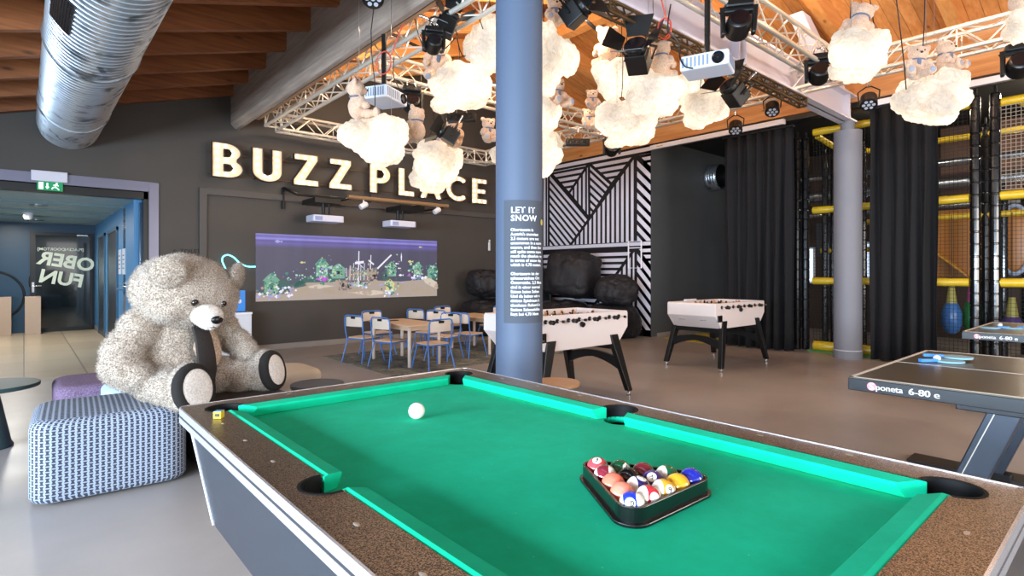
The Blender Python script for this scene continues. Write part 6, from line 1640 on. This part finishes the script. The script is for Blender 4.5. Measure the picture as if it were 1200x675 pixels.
# nets
M_net = mat('black_rope_net', '#191614', .8); M_net2 = mat('grey_rope_net', '#a89f90', .7)
def net(y0, y1, z0, z1, X, lab_, m_, c=.05, r=.0022):
    root = thing('safety_net', lab_, 'net', (X, y0, z0), 0, 'safety nets of the play structure')
    m = MB(); ny = int((y1-y0)/c); nz = int((z1-z0)/c)
    for i in range(ny+1): y = (y1-y0)*i/ny; m.box((-r, y-r, 0), (r, y+r, z1-z0))
    for i in range(nz+1): z = (z1-z0)*i/nz; m.box((-r, 0, z-r), (r, y1-y0, z+r))
    m.build('mesh', m_, root); 
    MB().tube([(0, 0, 0), (0, y1-y0, 0), (0, y1-y0, z1-z0), (0, 0, z1-z0)], .006, 6, closed=True).build('border_rope', m_, root, smooth=60)
net(-1.6, 1.34, 2.42, 3.55, 9.93, 'grey rope net right of the post pair above the upper yellow beam', M_net2, .05, .0028)
net(-1.6, 1.34, 1.24, 2.28, 9.93, 'black rope net right of the post pair between the yellow beams', M_net)
net(1.70, 3.72, 2.42, 3.58, 9.93, 'black rope net above the upper yellow beam left of the post pair', M_net)
net(1.70, 3.72, 1.24, 2.28, 9.93, 'black rope net between the yellow beams left of the post pair', M_net)
net(1.70, 3.72, .18, 1.10, 9.93, 'black rope net below the lower yellow beam left of the post pair', M_net)
net(-1.6, 1.34, .02, 1.10, 9.93, 'black rope net below the lower yellow beam right of the post pair', M_net)
# punch bags and straps
def bag(px, py, X, r, h, m_, strap, lab_):
    c = onX(px, py, X); root = thing('hanging_bag', lab_, 'punch bag', tuple(c))
    MB().lathe([(r*.3, -h/2), (r*.75, -h/2+.05), (r, -h*.2), (r, h*.15), (r*.7, h/2-.06), (r*.3, h/2)], 24).build('bag', m_, root, smooth=50)
    MB().lathe([(r*.55, h/2-.04), (r*.3, h/2+.25)], 12).build('strap', strap, root, smooth=50)
    MB().tube([(0, 0, h/2+.2), (0, 0, 2.2-c.z)], .006, 6).build('rope', M_cable, root)
bag(1115, 372, 10.9, .13, .52, mat('blue_bag', '#3f74b8', .3), mat('lime_strap', '#b2ab58', .5), 'blue hanging punch bag behind the net left of the post pair')
bag(1138, 370, 11.2, .11, .5, mat('green_bag', '#1f6a35', .35), mat('pink_strap', '#a04a78', .5), 'green hanging punch bag beside the blue one')
bag(1186, 385, 11.0, .14, .42, mat('violet_bag', '#4b3a7a', .35), mat('lime_strap2', '#a29c50', .5), 'violet hanging punch bag at the right behind the tennis table')
# amber slide box and ring climbing panels
def amber():
    m, nt, b = newmat('amber_panel'); b.inputs['Base Color'].default_value = srgb('#b2742c'); b.inputs['Roughness'].default_value = .35; return m
M_amb = amber()
a = onX(1100, 250, 11.6); b_ = onX(1145, 325, 11.6)
root = thing('mounted_slide_box', 'amber plywood slide box with a sloping chute behind the net', 'slide', (11.6, b_.y, b_.z))
w_, h_ = a.y-b_.y, a.z-b_.z
MB().box((0, -.2, 0), (.05, w_+.4, h_)).box((0, -.2, -.04), (.7, w_+.4, 0)).box((0, -.2, h_), (.7, w_+.4, h_+.04)).box((0, -.24, 0), (.7, -.2, h_)).build('box', M_amb, root, bevel=.005)
vs = [(-.25, w_+.1, h_*.45), (-.25, w_*.15, .0), (-.02, w_*.15, 0), (-.02, w_+.1, h_*.45)]
MB().add(vs+[(x, y, z+.04) for x, y, z in vs], [(0, 1, 2, 3), (7, 6, 5, 4), (0, 4, 5, 1), (1, 5, 6, 2), (2, 6, 7, 3), (3, 7, 4, 0)]).build('chute', mat('bright_amber', '#dca038', .4), root)
c = onX(1189, 281, 11.8)
root = thing('oval_panel', 'amber oval panel with pale blue lower rim at the right picture edge', 'play panel', tuple(c))
MB().ball((0, 0, 0), (.03, .19, .50), 32, 20).build('panel', M_amb, root, smooth=180)
MB().tube([(-.02, .21*cos(t*pi/20), .54*sin(t*pi/20)) for t in range(40)], .035, 8, closed=True).build('rim', mat('pale_blue_rim', '#a9bcd8', .4), root, smooth=60)
# dark play boxes and pale windows deep in the structure
for i, (p, q, X, col, lab_) in enumerate((((956, 262), (984, 300), 12.4, '#3a4252', 'slate blue play panel seen left of the grey column'), ((1102, 150), (1146, 232), 13.2, '#5a3b2a', 'brown board wall behind the upper net left of the post pair'), ((1170, 130), (1215, 225), 13.2, '#6b4026', 'brown board wall behind the grey net'), ((950, 205), (975, 240), 13.0, '#4a342a', 'brown board panel behind the left posts'))):
    a, b_ = onX(*p, X), onX(*q, X)
    o = MB().box((X, min(a.y, b_.y), min(a.z, b_.z)), (X+.04, max(a.y, b_.y), max(a.z, b_.z))).build('mounted_play_panel', mat('play_panel_'+str(i), col, .5, var=.2, vs=3), bevel=.01); tag(o, lab_, 'play panel')
M_wpane = mat('daylit_pane', '#cfe2f5', .3, emit='#cfe4ff', es=1.2)
for i, (p, q) in enumerate((((1006, 286), (1019, 325)), ((948, 292), (953, 330)))):
    a, b_ = onX(*p, 13.95), onX(*q, 13.95)
    o = MB().box((13.93, b_.y-.04, b_.z-.04), (13.99, a.y+.04, a.z+.04)).build('window_%d' % (7+i), M_white); struct(o)
    MB().box((13.915, b_.y, b_.z), (13.93, a.y, a.z)).build('pane', M_wpane, o)
# silver ducts crossing at the back of the play area
for i, (z, X, r) in enumerate(((2.95, 12.8, .10), (2.55, 12.9, .05), (3.3, 12.6, .06))):
    o = MB().tube([(X, -3.5, z), (X, 6.4, z)], r, 14).build('hanging_pipe', M_galv, smooth=60); tag(o, ['thick silver pipe across the back of the play structure', 'thin lower silver pipe across the back of the play structure', 'thin upper silver pipe across the back of the play structure'][i], 'pipe')
point('play_area_fill', (10.9, .8, 3.9), 32, (1, .86, .66), .06); point('play_area_fill', (10.8, 2.8, 3.9), 24, (1, .86, .66), .06); point('play_area_fill', (12.6, 1.2, 2.1), 30, (1, .9, .75), .06)  # added fill points without fittings, brightening the play area
